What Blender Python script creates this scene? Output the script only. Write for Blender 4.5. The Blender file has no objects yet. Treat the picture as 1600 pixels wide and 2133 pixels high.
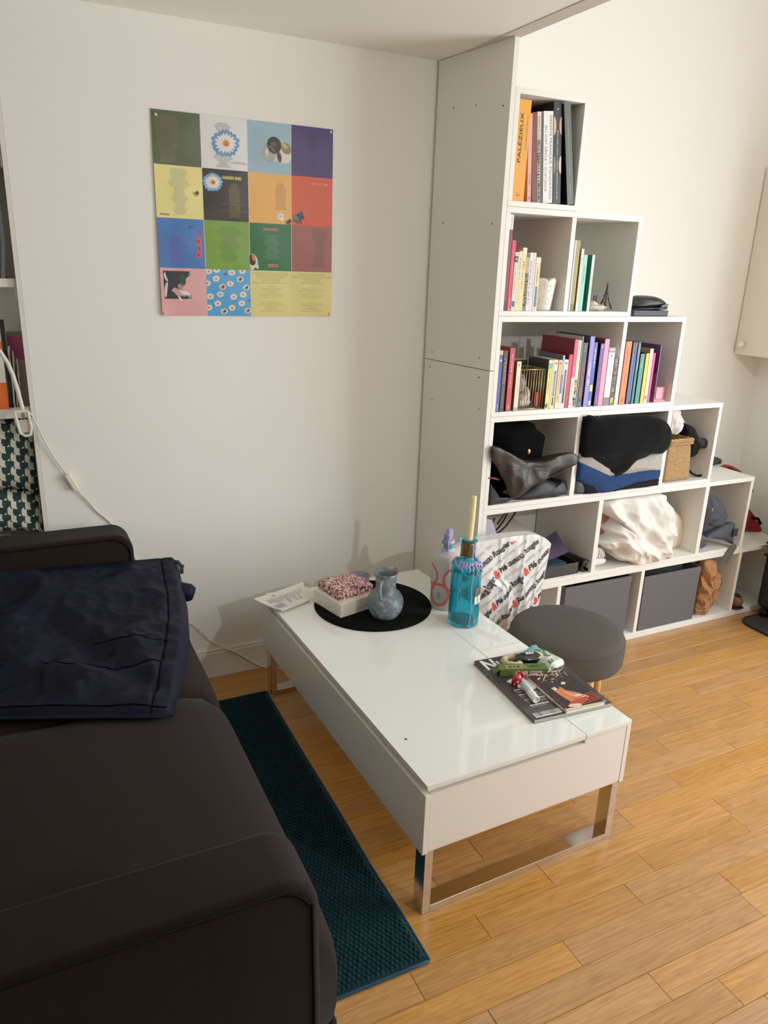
import bpy, math, random
from mathutils import Vector, Matrix, Euler, noise
random.seed(7)
R = random.Random(11)
PI = math.pi
scn = bpy.context.scene
COL = scn.collection

# ------------------------------------------------------------------ materials
def lin(c):
    out = []
    for v in c[:3]:
        v = v / 255.0
        v = v / 12.92 if v <= 0.04045 else ((v + 0.055) / 1.055) ** 2.4
        out.append(v ** 1.16)
    return tuple(out) + (1.0,)

_M = {}
def mat(name, rgb, rough=0.5, metal=0.0, var=0.06, vscale=8.0, bump=0.0, bscale=120.0, coat=0.0,
        sheen=0.0, trans=0.0, ior=1.45, spec=0.5, alpha=1.0, stretch=None):
    """procedural principled material: noise-varied colour, optional noise bump"""
    if name in _M: return _M[name]
    m = bpy.data.materials.new(name); m.use_nodes = True
    nt = m.node_tree; N = nt.nodes; L = nt.links
    b = N['Principled BSDF']
    b.inputs['Roughness'].default_value = rough
    b.inputs['Metallic'].default_value = metal
    b.inputs['IOR'].default_value = ior
    b.inputs['Specular IOR Level'].default_value = spec
    b.inputs['Coat Weight'].default_value = coat
    b.inputs['Coat Roughness'].default_value = 0.04
    b.inputs['Sheen Weight'].default_value = sheen
    b.inputs['Transmission Weight'].default_value = trans
    b.inputs['Alpha'].default_value = alpha
    tc = N.new('ShaderNodeTexCoord')
    co = tc.outputs['Object']
    if stretch:
        mp = N.new('ShaderNodeMapping'); mp.inputs['Scale'].default_value = stretch
        L.new(co, mp.inputs['Vector']); co = mp.outputs['Vector']
    no = N.new('ShaderNodeTexNoise'); no.inputs['Scale'].default_value = vscale; no.inputs['Detail'].default_value = 4
    L.new(co, no.inputs['Vector'])
    mx = N.new('ShaderNodeMix'); mx.data_type = 'RGBA'
    c = lin(rgb)
    mx.inputs[6].default_value = tuple(max(0, v * (1 - var)) for v in c[:3]) + (1,)
    mx.inputs[7].default_value = tuple(min(1, v * (1 + var)) for v in c[:3]) + (1,)
    L.new(no.outputs['Fac'], mx.inputs[0]); L.new(mx.outputs[2], b.inputs['Base Color'])
    if bump > 0:
        n2 = N.new('ShaderNodeTexNoise'); n2.inputs['Scale'].default_value = bscale; n2.inputs['Detail'].default_value = 3
        L.new(co, n2.inputs['Vector'])
        bp = N.new('ShaderNodeBump'); bp.inputs['Strength'].default_value = bump; bp.inputs['Distance'].default_value = 0.004
        L.new(n2.outputs['Fac'], bp.inputs['Height']); L.new(bp.outputs['Normal'], b.inputs['Normal'])
    _M[name] = m
    return m

def C(rgb, rough=0.6, **k):
    return mat('col_%d_%d_%d_%d' % (rgb[0], rgb[1], rgb[2], int(rough * 100)), rgb, rough, **k)

# ------------------------------------------------------------------ mesh builder
class MB:
    def __init__(s): s.v = []; s.f = []; s.m = []; s.s = []; s.attr = []
    def add(s, vs, fs, m=0, smooth=False, T=None):
        o = len(s.v)
        if T is not None: vs = [T @ Vector(p) for p in vs]
        s.v += [tuple(p) for p in vs]
        for f in fs:
            s.f.append(tuple(i + o for i in f)); s.m.append(m); s.s.append(smooth)
    def poly(s, pts, m=0, T=None): s.add(pts, [tuple(range(len(pts)))], m, False, T)
    def box(s, x0, x1, y0, y1, z0, z1, m=0, T=None):
        vs = [(x0,y0,z0),(x1,y0,z0),(x1,y1,z0),(x0,y1,z0),(x0,y0,z1),(x1,y0,z1),(x1,y1,z1),(x0,y1,z1)]
        s.add(vs, [(0,3,2,1),(4,5,6,7),(0,1,5,4),(1,2,6,5),(2,3,7,6),(3,0,4,7)], m, False, T)
    def lathe(s, prof, n=32, m=0, T=None, cap=True):
        vs = []; fs = []
        for r, z in prof:
            for i in range(n):
                a = 2 * PI * i / n
                vs.append((r * math.cos(a), r * math.sin(a), z))
        for j in range(len(prof) - 1):
            for i in range(n):
                k = (i + 1) % n
                fs.append((j*n+i, j*n+k, (j+1)*n+k, (j+1)*n+i))
        if cap:
            if prof[0][0] > 1e-5: fs.append(tuple(reversed(range(n))))
            if prof[-1][0] > 1e-5: fs.append(tuple((len(prof)-1)*n + i for i in range(n)))
        s.add(vs, fs, m, True, T)
    def tube(s, path, r, n=10, m=0, T=None, flat=1.0):
        P = [Vector(p) for p in path]; rr = r if isinstance(r, (list, tuple)) else [r] * len(P)
        vs = []; fs = []; up = None
        for j, p in enumerate(P):
            t = (P[min(j+1, len(P)-1)] - P[max(j-1, 0)]).normalized()
            if up is None:
                up = Vector((0,0,1)) if abs(t.z) < 0.9 else Vector((1,0,0))
            a = t.cross(up)
            if a.length < 1e-6: a = t.orthogonal()
            a.normalize(); b = a.cross(t).normalized(); up = b
            for i in range(n):
                q = 2 * PI * i / n
                vs.append(p + a * (rr[j] * math.cos(q)) + b * (rr[j] * flat * math.sin(q)))
        for j in range(len(P) - 1):
            for i in range(n):
                k = (i + 1) % n
                fs.append((j*n+i, j*n+k, (j+1)*n+k, (j+1)*n+i))
        fs.append(tuple(reversed(range(n)))); fs.append(tuple((len(P)-1)*n + i for i in range(n)))
        s.add(vs, fs, m, True, T)
    def grid(s, fn, nu, nv, m=0, T=None, smooth=True, flip=False):
        vs = [fn(i / nu, j / nv) for j in range(nv + 1) for i in range(nu + 1)]
        fs = []
        for j in range(nv):
            for i in range(nu):
                a = j*(nu+1)+i
                q = (a, a+1, a+nu+2, a+nu+1)
                fs.append(tuple(reversed(q)) if flip else q)
        s.add(vs, fs, m, smooth, T)
    def ell(s, c, r, nu=20, nv=12, m=0, T=None, e=1.0, fn=None):
        """super-ellipsoid, e<1 boxier"""
        def sp(v, p): return math.copysign(abs(v) ** p, v)
        vs = []; fs = []
        for j in range(nv + 1):
            b = -PI/2 + PI * j / nv
            for i in range(nu):
                a = 2 * PI * i / nu
                p = Vector((c[0] + r[0]*sp(math.cos(b), e)*sp(math.cos(a), e), c[1] + r[1]*sp(math.cos(b), e)*sp(math.sin(a), e), c[2] + r[2]*sp(math.sin(b), e)))
                vs.append(fn(p) if fn else p)
        for j in range(nv):
            for i in range(nu):
                k = (i+1) % nu
                fs.append((j*nu+i, j*nu+k, (j+1)*nu+k, (j+1)*nu+i))
        s.add(vs, fs, m, True, T)
    def text(s, t, fn, length, height, m=0, bold=0.0, keep=None):
        """glyph outlines fitted in a length x height box; fn(a, b) -> point on the surface"""
        vs, fs = glyphs(t, bold)
        if not vs: return
        x0 = min(p[0] for p in vs); x1 = max(p[0] for p in vs); y0 = min(p[1] for p in vs); y1 = max(p[1] for p in vs)
        sx = length / max(1e-6, x1 - x0); sy = height / max(1e-6, y1 - y0)
        q = [((x - x0) * sx, (y - y0) * sy) for x, y in vs]
        if keep:
            fs = [f for f in fs if all(keep(*q[i]) for i in f)]
        s.add([fn(a, b) for a, b in q], fs, m)
    def build(s, name, mats, parent=None, loc=None, rotz=0.0, bevel=0.0, seg=2, subsurf=0, world=False, wn=False):
        me = bpy.data.meshes.new(name)
        vs = s.v
        if world:
            o = Vector(parent.location) if parent is not None else Vector(loc)
            vs = [tuple(Vector(p) - o) for p in vs]
        me.from_pydata(vs, [], s.f)
        if not isinstance(mats, (list, tuple)): mats = [mats]
        for mm in mats: me.materials.append(mm)
        me.polygons.foreach_set('material_index', s.m)
        me.polygons.foreach_set('use_smooth', s.s)
        me.update(); me.validate(clean_customdata=False)
        ob = bpy.data.objects.new(name, me); COL.objects.link(ob)
        if parent is not None: ob.parent = parent
        elif loc is not None: ob.location = loc
        ob.rotation_euler = (0, 0, rotz)
        if bevel > 0:
            b = ob.modifiers.new('edge', 'BEVEL'); b.width = bevel; b.segments = seg; b.limit_method = 'ANGLE'; b.angle_limit = 0.6
            if seg > 2: me.polygons.foreach_set('use_smooth', [True] * len(me.polygons)); b.harden_normals = True
        if subsurf:
            b = ob.modifiers.new('smooth', 'SUBSURF'); b.levels = subsurf; b.render_levels = subsurf
        return ob

_G = {}
def glyphs(t, bold=0.0):
    k = (t, bold)
    if k in _G: return _G[k]
    cu = bpy.data.curves.new('glyphs', 'FONT'); cu.body = t; cu.size = 1; cu.offset = bold; cu.resolution_u = 3
    ob = bpy.data.objects.new('glyphs', cu); COL.objects.link(ob)
    dg = bpy.context.evaluated_depsgraph_get(); dg.update()
    me = bpy.data.meshes.new_from_object(ob.evaluated_get(dg))
    r = ([(v.co.x, v.co.y) for v in me.vertices], [tuple(p.vertices) for p in me.polygons])
    bpy.data.objects.remove(ob); bpy.data.curves.remove(cu); bpy.data.meshes.remove(me)
    _G[k] = r
    return r

def tag(o, label=None, cat=None, group=None, kind=None):
    if label: o['label'] = label
    if cat: o['category'] = cat
    if group: o['group'] = group
    if kind: o['kind'] = kind
    return o
def thing(name, label, cat, loc=(0,0,0), rotz=0.0, group=None):
    o = bpy.data.objects.new(name, None); COL.objects.link(o)
    o.location = loc; o.rotation_euler = (0, 0, rotz); o.empty_display_size = 0.05
    return tag(o, label, cat, group)
def struct(name, mb, m, **k):
    o = mb.build(name, m, **k); o['kind'] = 'structure'; return o

def smooth_loop(pts, n=64):
    """closed Catmull-Rom through pts, resampled"""
    P = [Vector(p) for p in pts]; L = len(P); out = []
    per = max(2, int(math.ceil(n / L)))
    for i in range(L):
        a, b, c, d = P[i-1], P[i], P[(i+1) % L], P[(i+2) % L]
        for k in range(per):
            t = k / per
            out.append(0.5 * ((2*b) + (c-a)*t + (2*a-5*b+4*c-d)*t*t + (3*b-a-3*c+d)*t**3))
    return out
def pillow(mb, outline, ymid, front, back, rings=9, amp=0.0, freq=12.0, zmin=None, m=0, n=64, seed=0.0, ridge=False, box=0.75, xmax=None, xmin=None, ylim=None, drape=False):
    """closed soft body whose silhouette in the x-z plane is the outline"""
    lp = smooth_loop([(p[0], 0, p[1]) for p in outline], n)
    n = len(lp)
    cx = sum(p.x for p in lp) / n; cz = sum(p.z for p in lp) / n
    vs = []; fs = []
    st = sorted([-1 + 2 * k / (2 * rings) for k in range(2 * rings + 1)] + [.012, .021])
    ym = ymid if callable(ymid) else (lambda x: ymid)
    for t in st:
        a = t * PI / 2
        sc = max(0.0, math.cos(a)) ** box; d = math.sin(a)
        for p in lp:
            x = cx + (p.x - cx) * sc; z = cz + (p.z - cz) * sc
            y = ym(x) + (d * back if d > 0 else d * front)
            q = Vector((x, y, z))
            if amp:
                w = (Vector((q.x * .75 + q.z * .8, q.y * .7, q.z * .5 - q.x * .4)) if drape else q) * freq + Vector((seed, seed * 1.7, 0))
                if ridge:
                    h = 1 - 2 * abs(noise.noise(w)) + 0.5 * (1 - 2 * abs(noise.noise(w * 2.1))); h -= 0.8
                else: h = noise.noise(w) + 0.5 * noise.noise(w * 2.2)
                k = amp * h * (0.35 + 0.65 * abs(d))
                q += Vector(((p.x - cx) * sc * k * 2, -k if d < 0 else k, (p.z - cz) * sc * k * 2))
            if zmin is not None: q.z = max(q.z, zmin + 0.0008)
            if xmax is not None: q.x = min(q.x, xmax)
            if xmin is not None: q.x = max(q.x, xmin)
            if ylim is not None: q.y = min(max(q.y, ylim[0]), ylim[1])
            vs.append(q)
    for j in range(len(st) - 1):
        for i in range(n):
            k = (i + 1) % n
            fs.append((j*n+i, j*n+k, (j+1)*n+k, (j+1)*n+i))
    mb.add(vs, fs, m, True)
def soft(name, label, cat, outline, ymid, front, back, mats, base=None, parent=None, group=None, **k):
    """a soft thing (or part) from a silhouette given in world x-z"""
    flat = k.pop('flat', False)
    mb = MB(); pillow(mb, outline, ymid, front, back, **k)
    if flat: mb.s = [False] * len(mb.s)
    if parent is not None:
        return mb.build(name, mats, parent=parent, world=True)
    x = sum(p[0] for p in outline) / len(outline); y = ymid(x) if callable(ymid) else ymid
    z = base if base is not None else min(p[1] for p in outline)
    return tag(mb.build(name, mats, loc=(x, y, z), world=True), label, cat, group)
# ------------------------------------------------------------------ shared materials
WALL = mat('wall_paint', (238, 236, 229), 0.75, var=0.015, vscale=1.5, bump=0.05, bscale=260)
CEIL = mat('ceiling_paint', (246, 245, 238), 0.8, var=0.015, vscale=1.5)
TRIM = mat('trim_paint', (228, 222, 212), 0.5, var=0.02)
SHELF = mat('shelf_white', (236, 234, 228), 0.38, var=0.02, vscale=3, bump=0.03, bscale=60, stretch=(1, 8, 8))
SHELFIN = SHELF
PANEL = mat('panel_white', (236, 233, 224), 0.5, var=0.02, vscale=3)
LACQ = mat('white_lacquer', (238, 234, 225), 0.22, var=0.01, coat=0.6)
GLASSTOP = mat('white_glass_top', (242, 246, 240), 0.08, var=0.01, coat=1.0)
CHROME = mat('chrome', (222, 219, 214), 0.13, 1.0, var=0.02)
STEEL = mat('brushed_steel', (150, 145, 138), 0.28, 1.0, var=0.08, vscale=40)
SOFA = mat('sofa_fabric', (38, 30, 26), 0.95, var=0.12, vscale=30, bump=0.35, bscale=700, sheen=0.04, spec=0.1)
SEAM = mat('sofa_seam', (12, 10, 9), 0.95, spec=.1)
NAVY = mat('navy_nylon', (12, 17, 38), 0.6, var=0.15, vscale=20, bump=0.2, bscale=60, spec=0.16)
NAVYTRIM = mat('navy_trim', (11, 12, 20), 0.7, var=0.2, vscale=50)
BLACK = mat('black_plastic', (18, 18, 19), 0.4, var=0.1)
WHITE = mat('white_plastic', (238, 236, 230), 0.4, var=0.02)
PAPER = mat('paper_white', (238, 234, 226), 0.8, var=0.02)
PAGES = mat('book_pages', (226, 216, 192), 0.9, var=0.08, vscale=60, stretch=(40, 1, 1))

# ------------------------------------------------------------------ floor: oak planks
def oak():
    m = bpy.data.materials.new('oak_planks'); m.use_nodes = True
    nt = m.node_tree; N = nt.nodes; L = nt.links; b = N['Principled BSDF']
    at = N.new('ShaderNodeAttribute'); at.attribute_name = 'plank'
    sep = N.new('ShaderNodeSeparateColor'); L.new(at.outputs['Color'], sep.inputs['Color'])
    tc = N.new('ShaderNodeTexCoord')
    off = N.new('ShaderNodeVectorMath'); off.operation = 'MULTIPLY_ADD'
    L.new(at.outputs['Color'], off.inputs[0]); off.inputs[1].default_value = (37, 53, 29); L.new(tc.outputs['Object'], off.inputs[2])
    mp = N.new('ShaderNodeMapping'); mp.inputs['Scale'].default_value = (1.9, 52, 1); L.new(off.outputs['Vector'], mp.inputs['Vector'])
    n1 = N.new('ShaderNodeTexNoise'); n1.inputs['Scale'].default_value = 3.0; n1.inputs['Detail'].default_value = 9; n1.inputs['Roughness'].default_value = 0.7
    L.new(mp.outputs['Vector'], n1.inputs['Vector'])
    mp2 = N.new('ShaderNodeMapping'); mp2.inputs['Scale'].default_value = (1.1, 9, 1); L.new(off.outputs['Vector'], mp2.inputs['Vector'])
    nd = N.new('ShaderNodeTexNoise'); nd.inputs['Scale'].default_value = 1.6; nd.inputs['Detail'].default_value = 3; L.new(mp2.outputs['Vector'], nd.inputs['Vector'])
    rings = N.new('ShaderNodeMath'); rings.operation = 'MULTIPLY'; rings.inputs[1].default_value = 15.0; L.new(nd.outputs['Fac'], rings.inputs[0])
    fr = N.new('ShaderNodeMath'); fr.operation = 'PINGPONG'; fr.inputs[1].default_value = 0.5; L.new(rings.outputs[0], fr.inputs[0])
    r1 = N.new('ShaderNodeValToRGB'); r1.color_ramp.elements[0].color = lin((163, 111, 55)); r1.color_ramp.elements[1].color = lin((212, 160, 95))
    r1.color_ramp.elements[0].position = 0.25; r1.color_ramp.elements[1].position = 0.7
    L.new(n1.outputs['Fac'], r1.inputs['Fac'])
    mx = N.new('ShaderNodeMix'); mx.data_type = 'RGBA'; mx.blend_type = 'MULTIPLY'
    rr = N.new('ShaderNodeValToRGB'); rr.color_ramp.elements[0].color = (0.66, 0.58, 0.5, 1); rr.color_ramp.elements[0].position = 0.0
    rr.color_ramp.elements[1].color = (1, 1, 1, 1); rr.color_ramp.elements[1].position = 0.28
    L.new(fr.outputs[0], rr.inputs['Fac'])
    L.new(r1.outputs['Color'], mx.inputs[6]); L.new(rr.outputs['Color'], mx.inputs[7]); mx.inputs[0].default_value = 0.42
    hsv = N.new('ShaderNodeHueSaturation')
    mr = N.new('ShaderNodeMapRange'); mr.inputs['To Min'].default_value = 0.87; mr.inputs['To Max'].default_value = 1.07
    L.new(sep.outputs['Red'], mr.inputs['Value']); L.new(mr.outputs['Result'], hsv.inputs['Value'])
    mr2 = N.new('ShaderNodeMapRange'); mr2.inputs['To Min'].default_value = 0.96; mr2.inputs['To Max'].default_value = 1.06
    L.new(sep.outputs['Green'], mr2.inputs['Value']); L.new(mr2.outputs['Result'], hsv.inputs['Saturation'])
    L.new(mx.outputs[2], hsv.inputs['Color']); L.new(hsv.outputs['Color'], b.inputs['Base Color'])
    b.inputs['Roughness'].default_value = 0.36; b.inputs['Coat Weight'].default_value = 0.25; b.inputs['Coat Roughness'].default_value = 0.25
    bp = N.new('ShaderNodeBump'); bp.inputs['Strength'].default_value = 0.12; bp.inputs['Distance'].default_value = 0.002
    L.new(n1.outputs['Fac'], bp.inputs['Height']); L.new(bp.outputs['Normal'], b.inputs['Normal'])
    return m
mb = MB(); rnd = []
PW = 0.0787
KNOWN = {-1: [1.09], 0: [.808], 1: [.531], 2: [.298], 4: [.637], 5: [.293, -.483], 6: [.010], 7: [-.355], 8: [-.61, -.06, .327],
         9: [-.842, -.178], 10: [-.451, .098], 11: [-.725], 12: [-.32], 13: [-.177]}
PR = random.Random(5)
for k in range(-11, 46):
    y1 = -.804 - k * PW; y0 = y1 - PW
    if y1 > 0.33: continue
    js = list(KNOWN.get(k, [])); lo, hi = -2.75, 1.95
    if not js: js = [PR.uniform(-.9, .9)]
    x = min(js)
    while x > lo + .3: x -= PR.uniform(.55, .95); js.append(x)
    x = max(js)
    while x < hi - .3: x += PR.uniform(.55, .95); js.append(x)
    js = sorted(j for j in js if lo < j < hi); js = [lo] + js + [hi]
    for a, bb in zip(js, js[1:]):
        if bb - a < .05: continue
        e = .0011; t = [PR.uniform(-.0003, .0003) for _ in range(4)]
        o = len(mb.v)
        mb.add([(a, y0, -.004), (bb, y0, -.004), (bb, y1, -.004), (a, y1, -.004),
                (a+.0004, y0+.0004, -.0013), (bb-.0004, y0+.0004, -.0013), (bb-.0004, y1-.0004, -.0013), (a+.0004, y1-.0004, -.0013),
                (a+e, y0+e, t[0]), (bb-e, y0+e, t[1]), (bb-e, y1-e, t[2]), (a+e, y1-e, t[3])],
               [(8,9,10,11), (4,5,9,8), (5,6,10,9), (6,7,11,10), (7,4,8,11), (0,1,5,4), (1,2,6,5), (2,3,7,6), (3,0,4,7)])
        rnd += [(PR.random(), PR.random(), PR.random(), 1)] * 9
mb.add([(-2.75, -5.3, -.004), (1.95, -5.3, -.004), (1.95, .35, -.004), (-2.75, .35, -.004)], [(0,1,2,3)]); rnd.append((.1,.5,.5,1))
fl = struct('floor', mb, [oak()])
ca = fl.data.color_attributes.new('plank', 'FLOAT_COLOR', 'CORNER')
for p in fl.data.polygons:
    for li in p.loop_indices: ca.data[li].color = rnd[p.index]

# ------------------------------------------------------------------ walls, mezzanine ceiling
XR = 1.917
mb = MB(); mb.box(-1.485, XR + .1, 0, .36, -.02, 3.4); mb.box(-2.75, -2.32, 0, .36, -.02, 3.4)
mb.box(-2.32, -1.485, .30, .36, -.02, 3.4); mb.box(-2.32, -1.485, 0, .30, 2.295, 3.4)
struct('wall_back', mb, WALL)
mb = MB(); WY0, WY1, WZ0, WZ1 = -3.0, -1.15, .12, 2.25
mb.box(XR, XR + .12, WY1, 0, -.02, 3.4); mb.box(XR, XR + .12, -5.3, WY0, -.02, 3.4)
mb.box(XR, XR + .12, WY0, WY1, WZ1, 3.4); mb.box(XR, XR + .12, WY0, WY1, -.02, WZ0)
struct('wall_right', mb, WALL)
mb = MB(); mb.box(-2.75, -2.6, -5.3, .36, -.02, 3.4); struct('wall_left', mb, WALL)
mb = MB(); mb.box(-2.75, XR + .12, -5.4, -5.3, -.02, 3.4); struct('wall_front', mb, WALL)
mb = MB(); mb.box(-2.75, XR + .12, -5.4, .36, 3.4, 3.5); struct('ceiling', mb, CEIL)
# unseen dark blocker added behind the camera to shade the sofa end
mb = MB(); mb.box(-2.6, -.15, -3.06, -2.98, 0, 2.29); struct('wall_light_blocker', mb, mat('dark_blocker', (70, 62, 56), .8))
# underside of the sleeping loft with its rounded edge
mb = MB()
pr = [(-2.6, 2.295), (.022, 2.295), (.026, 2.300), (.026, 2.50), (-2.6, 2.50)]
vs = [(x, -3.4, z) for x, z in pr] + [(x, 0.0, z) for x, z in pr]; n = len(pr)
mb.add(vs, [tuple(range(n)), tuple(reversed(range(n, 2*n)))] + [((i+1) % n, i, n+i, n+(i+1) % n) for i in range(n)])
struct('ceiling_loft', mb, CEIL)
mb = MB(); mb.box(-.034, .0255, -3.4, -.005, 2.2927, 2.2950); struct('trim_1', mb, mat('loft_edge_trim', (208, 200, 188), .7, var=.02), bevel=.001)
mb = MB(); mb.box(-1.485, -.06, -.014, 0, 0, .108); mb.box(-1.485, -.06, -.009, 0, .108, .12)
struct('baseboard_back', mb, TRIM, bevel=.002)
mb = MB(); mb.box(XR - .012, XR, -1.15, -.36, 0, .11); struct('baseboard_right', mb, TRIM, bevel=.002)
# french window in the right wall (outside the picture, where the daylight comes from)
mb = MB(); t = .06
for a, b in ((WY0, WY0 + t), (WY1 - t, WY1), ((WY0+WY1)/2 - t/2, (WY0+WY1)/2 + t/2)): mb.box(XR + .03, XR + .08, a, b, WZ0, WZ1)
for a, b in ((WZ0, WZ0 + t), (WZ1 - t, WZ1), (1.1, 1.14)): mb.box(XR + .031, XR + .079, WY0, WY1, a, b)
struct('window_1', mb, TRIM)
# pale strip added to catch light, making the highlight on the alcove corner
mb = MB(); mb.box(-1.4985, -1.4855, -.0008, .012, .60, 2.295); struct('lit_edge_strip', mb, TRIM)

# ------------------------------------------------------------------ light
def area(name, loc, target, sx, sy, power, col):
    l = bpy.data.lights.new(name, 'AREA'); l.shape = 'RECTANGLE'; l.size = sx; l.size_y = sy; l.energy = power; l.color = col
    o = bpy.data.objects.new(name, l); COL.objects.link(o); o.location = loc
    d = Vector(target) - Vector(loc); o.rotation_euler = d.to_track_quat('-Z', 'Z').to_euler()
    return o
area('window_daylight', (XR + .25, -2.05, 1.25), (XR - 2, -1.75, 1.0), 1.75, 2.0, 118, (.985, 1.03, 1.055))
kl = bpy.data.lights.new('ceiling_bulb', 'POINT'); kl.energy = 56; kl.color = (1.0, .985, .95); kl.shadow_soft_size = .035
ko = bpy.data.objects.new('ceiling_bulb', kl); COL.objects.link(ko); ko.location = (.40, -3.55, 2.12)
w = bpy.data.worlds.new('World'); scn.world = w; w.use_nodes = True
bg = w.node_tree.nodes['Background']; bg.inputs['Color'].default_value = (.85, .92, 1, 1); bg.inputs['Strength'].default_value = .6

# ------------------------------------------------------------------ camera
cam = bpy.data.cameras.new('Camera'); co = bpy.data.objects.new('Camera', cam); COL.objects.link(co)
cam.sensor_fit = 'HORIZONTAL'; cam.sensor_width = 36; cam.lens = 1568.3186 * 36 / 1600
co.location = (-1.5353, -2.6868, 1.5906); co.rotation_euler = (1.2549, -.033, -.4502); cam.clip_start = .02
scn.camera = co
scn.view_settings.view_transform = 'Standard'; scn.view_settings.look = 'None'
scn.view_settings.exposure = -0.19; scn.view_settings.gamma = 1.25
scn.cycles.use_denoising = True; scn.cycles.max_bounces = 8; scn.cycles.diffuse_bounces = 5; scn.cycles.transmission_bounces = 8
scn.cycles.caustics_reflective = False; scn.cycles.caustics_refractive = False; scn.cycles.sample_clamp_indirect = 6
# ------------------------------------------------------------------ staircase bookcase
F = -.408; BK = -.012; ZH = -.004; P = .36; TB = .018
case = thing('stair_bookcase', 'white staircase bookcase of open cubes stepping down to the right', 'bookcase', (0, F, 0))
def part(name, x0, x1, y0, y1, z0, z1, par=None, m=SHELF, bev=.0012):
    mb = MB(); mb.box(x0, x1, y0, y1, z0, z1); return mb.build(name, m, parent=par or case, world=True, bevel=bev)
def tall_panel(z0, z1, holes):
    mb = MB()
    xb = -.048
    pts = [(0, F), (.018, F), (.018, BK), (xb, BK)]
    vs = [(x, y, z0) for x, y in pts] + [(x, y, z1) for x, y in pts]
    mb.add(vs, [(3,2,1,0), (4,5,6,7), (0,1,5,4), (1,2,6,5), (2,3,7,6), (3,0,4,7)])
    for y, z in holes:                      # small dark screw holes on the outer face
        x = (y - F) / (BK - F) * xb
        d = Vector((xb, BK - F, 0)).normalized()
        c = Vector((x, y, z)) + Vector((-.0012, 0, 0))
        q = [c + d * (.0026 * math.cos(a)) + Vector((0, 0, .0034 * math.sin(a))) for a in [k * PI / 4 for k in range(8)]]
        mb.poly(list(reversed(q)), 1)
    return mb.build('side_panel', [PANEL, C((40, 36, 32), .9)], parent=case, world=True)
tall_panel(1.2465, 2.2920, [(-.375, 2.10), (-.235, 2.12), (-.11, 2.13), (-.362, 1.74), (-.085, 1.75), (-.345, 1.285), (-.06, 1.275)])
tall_panel(0.0, 1.2435, [(-.352, 1.215), (-.05, 1.215), (-.365, 1.10), (-.075, 1.09)])
WID = {6: .3217, 5: .6278, 4: .9252, 3: 1.2225, 2: 1.5174, 1: 1.83}
DIV = {6: [], 5: [.3105], 4: [.611], 3: [.439, .918], 2: [.603, 1.219], 1: [.434, .900, 1.523]}
X0 = .0195
for r in range(6, 0, -1):
    z0 = ZH + P * (r - 1); z1 = ZH + P * r; w = WID[r]
    if r == 1: z0 = 0.0
    bt = .030 if r == 1 else TB
    part('bottom_board', X0, w, F, BK, z0 + .0004, z0 + bt)
    part('top_board', X0, w, F, BK, z1 - TB - .002, z1 - .0004)
    part('left_side', X0, X0 + .018, F + .0005, BK, z0 + bt, z1 - TB - .002)
    part('right_side', w - .018, w, F + .0005, BK, z0 + bt, z1 - TB - .002)
    for d in DIV[r]:
        h = .0115 if r in (2, 3) else .0095
        part('divider', d - h, d + h, F + .0007, BK, z0 + bt, z1 - TB - .002)
def ZS(r): return ZH + P * (r - 1) + TB if r > 1 else .030    # top of the floor board of row r

# ------------------------------------------------------------------ coffee table
TT = .032
tx0, tx1, ty0, ty1 = -.768, -.0945, -1.372, -.172
tcx, tcy = (tx0 + tx1) / 2, (ty0 + ty1) / 2
hx, hy = (tx1 - tx0) / 2, (ty1 - ty0) / 2
table = thing('coffee_table', 'white lacquered lift-top coffee table with glass top and chrome sled legs', 'coffee table', (tcx, tcy, 0), TT)
seam = hx - .168
def tp(name, boxes, m, bev=.0015, par=None):
    mb = MB()
    for b in boxes: mb.box(*b)
    return mb.build(name, m, parent=par or table, bevel=bev)
zb, zt = .197, .402
tp('side_panel', [(-hx, -hx + .016, -hy, hy, zb, .374)], LACQ)
tp('side_panel', [(hx - .016, hx, -hy, hy, zb, .386)], LACQ)
for s in (-1, 1):
    a, b = (-hy + .0012, -hy + .016) if s < 0 else (hy - .016, hy - .0012)
    q = MB(); pr = [(-hx + .0172, zb + .008), (hx - .0172, zb + .008), (hx - .0172, .3855), (seam - .001, .3855), (seam - .001, .374), (-hx + .0172, .374)]
    vs = [(x, a, z) for x, z in pr] + [(x, b, z) for x, z in pr]
    q.add(vs, [(0, 1, 2, 3, 4, 5), (11, 10, 9, 8, 7, 6)] + [((i+1) % 6, i, 6+i, 6+(i+1) % 6) for i in range(6)]); q.build('end_panel', LACQ, parent=table)
tp('bottom_panel', [(-hx + .016, hx - .016, -hy + .004, hy - .004, zb, zb + .007)], LACQ)
tp('inner_tray', [(-hx + .016, seam, -hy + .016, hy - .016, .33, .345)], C((120, 112, 104), .6))
lid = tp('lift_top', [(-hx + .004, seam - .0015, -hy, hy, .3865, .3975)], LACQ)
g = MB(); g.box(-hx + .004, seam - .0015, -hy, hy, .3975, zt)
g.lathe([(.004, .4021), (.004, .4024)], 16, 1, Matrix.Translation((-hx + .05, -hy + .19, 0)))
g.build('glass_top', [GLASSTOP, C((70, 70, 68), .3)], parent=lid, bevel=.001)
fx = tp('fixed_top', [(seam + .0015, hx, -hy, hy, .3865, .3975)], LACQ)
g = MB(); g.box(seam + .0015, hx, -hy, hy, .3975, zt); g.build('glass_top', GLASSTOP, parent=fx, bevel=.001)
tp('seam_shade_strip', [(seam - .004, seam + .004, -hy + .02, hy - .02, .376, .386)], C((90, 86, 80), .6))  # dark strip painting the shade in the gap under the lid edge
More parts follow.
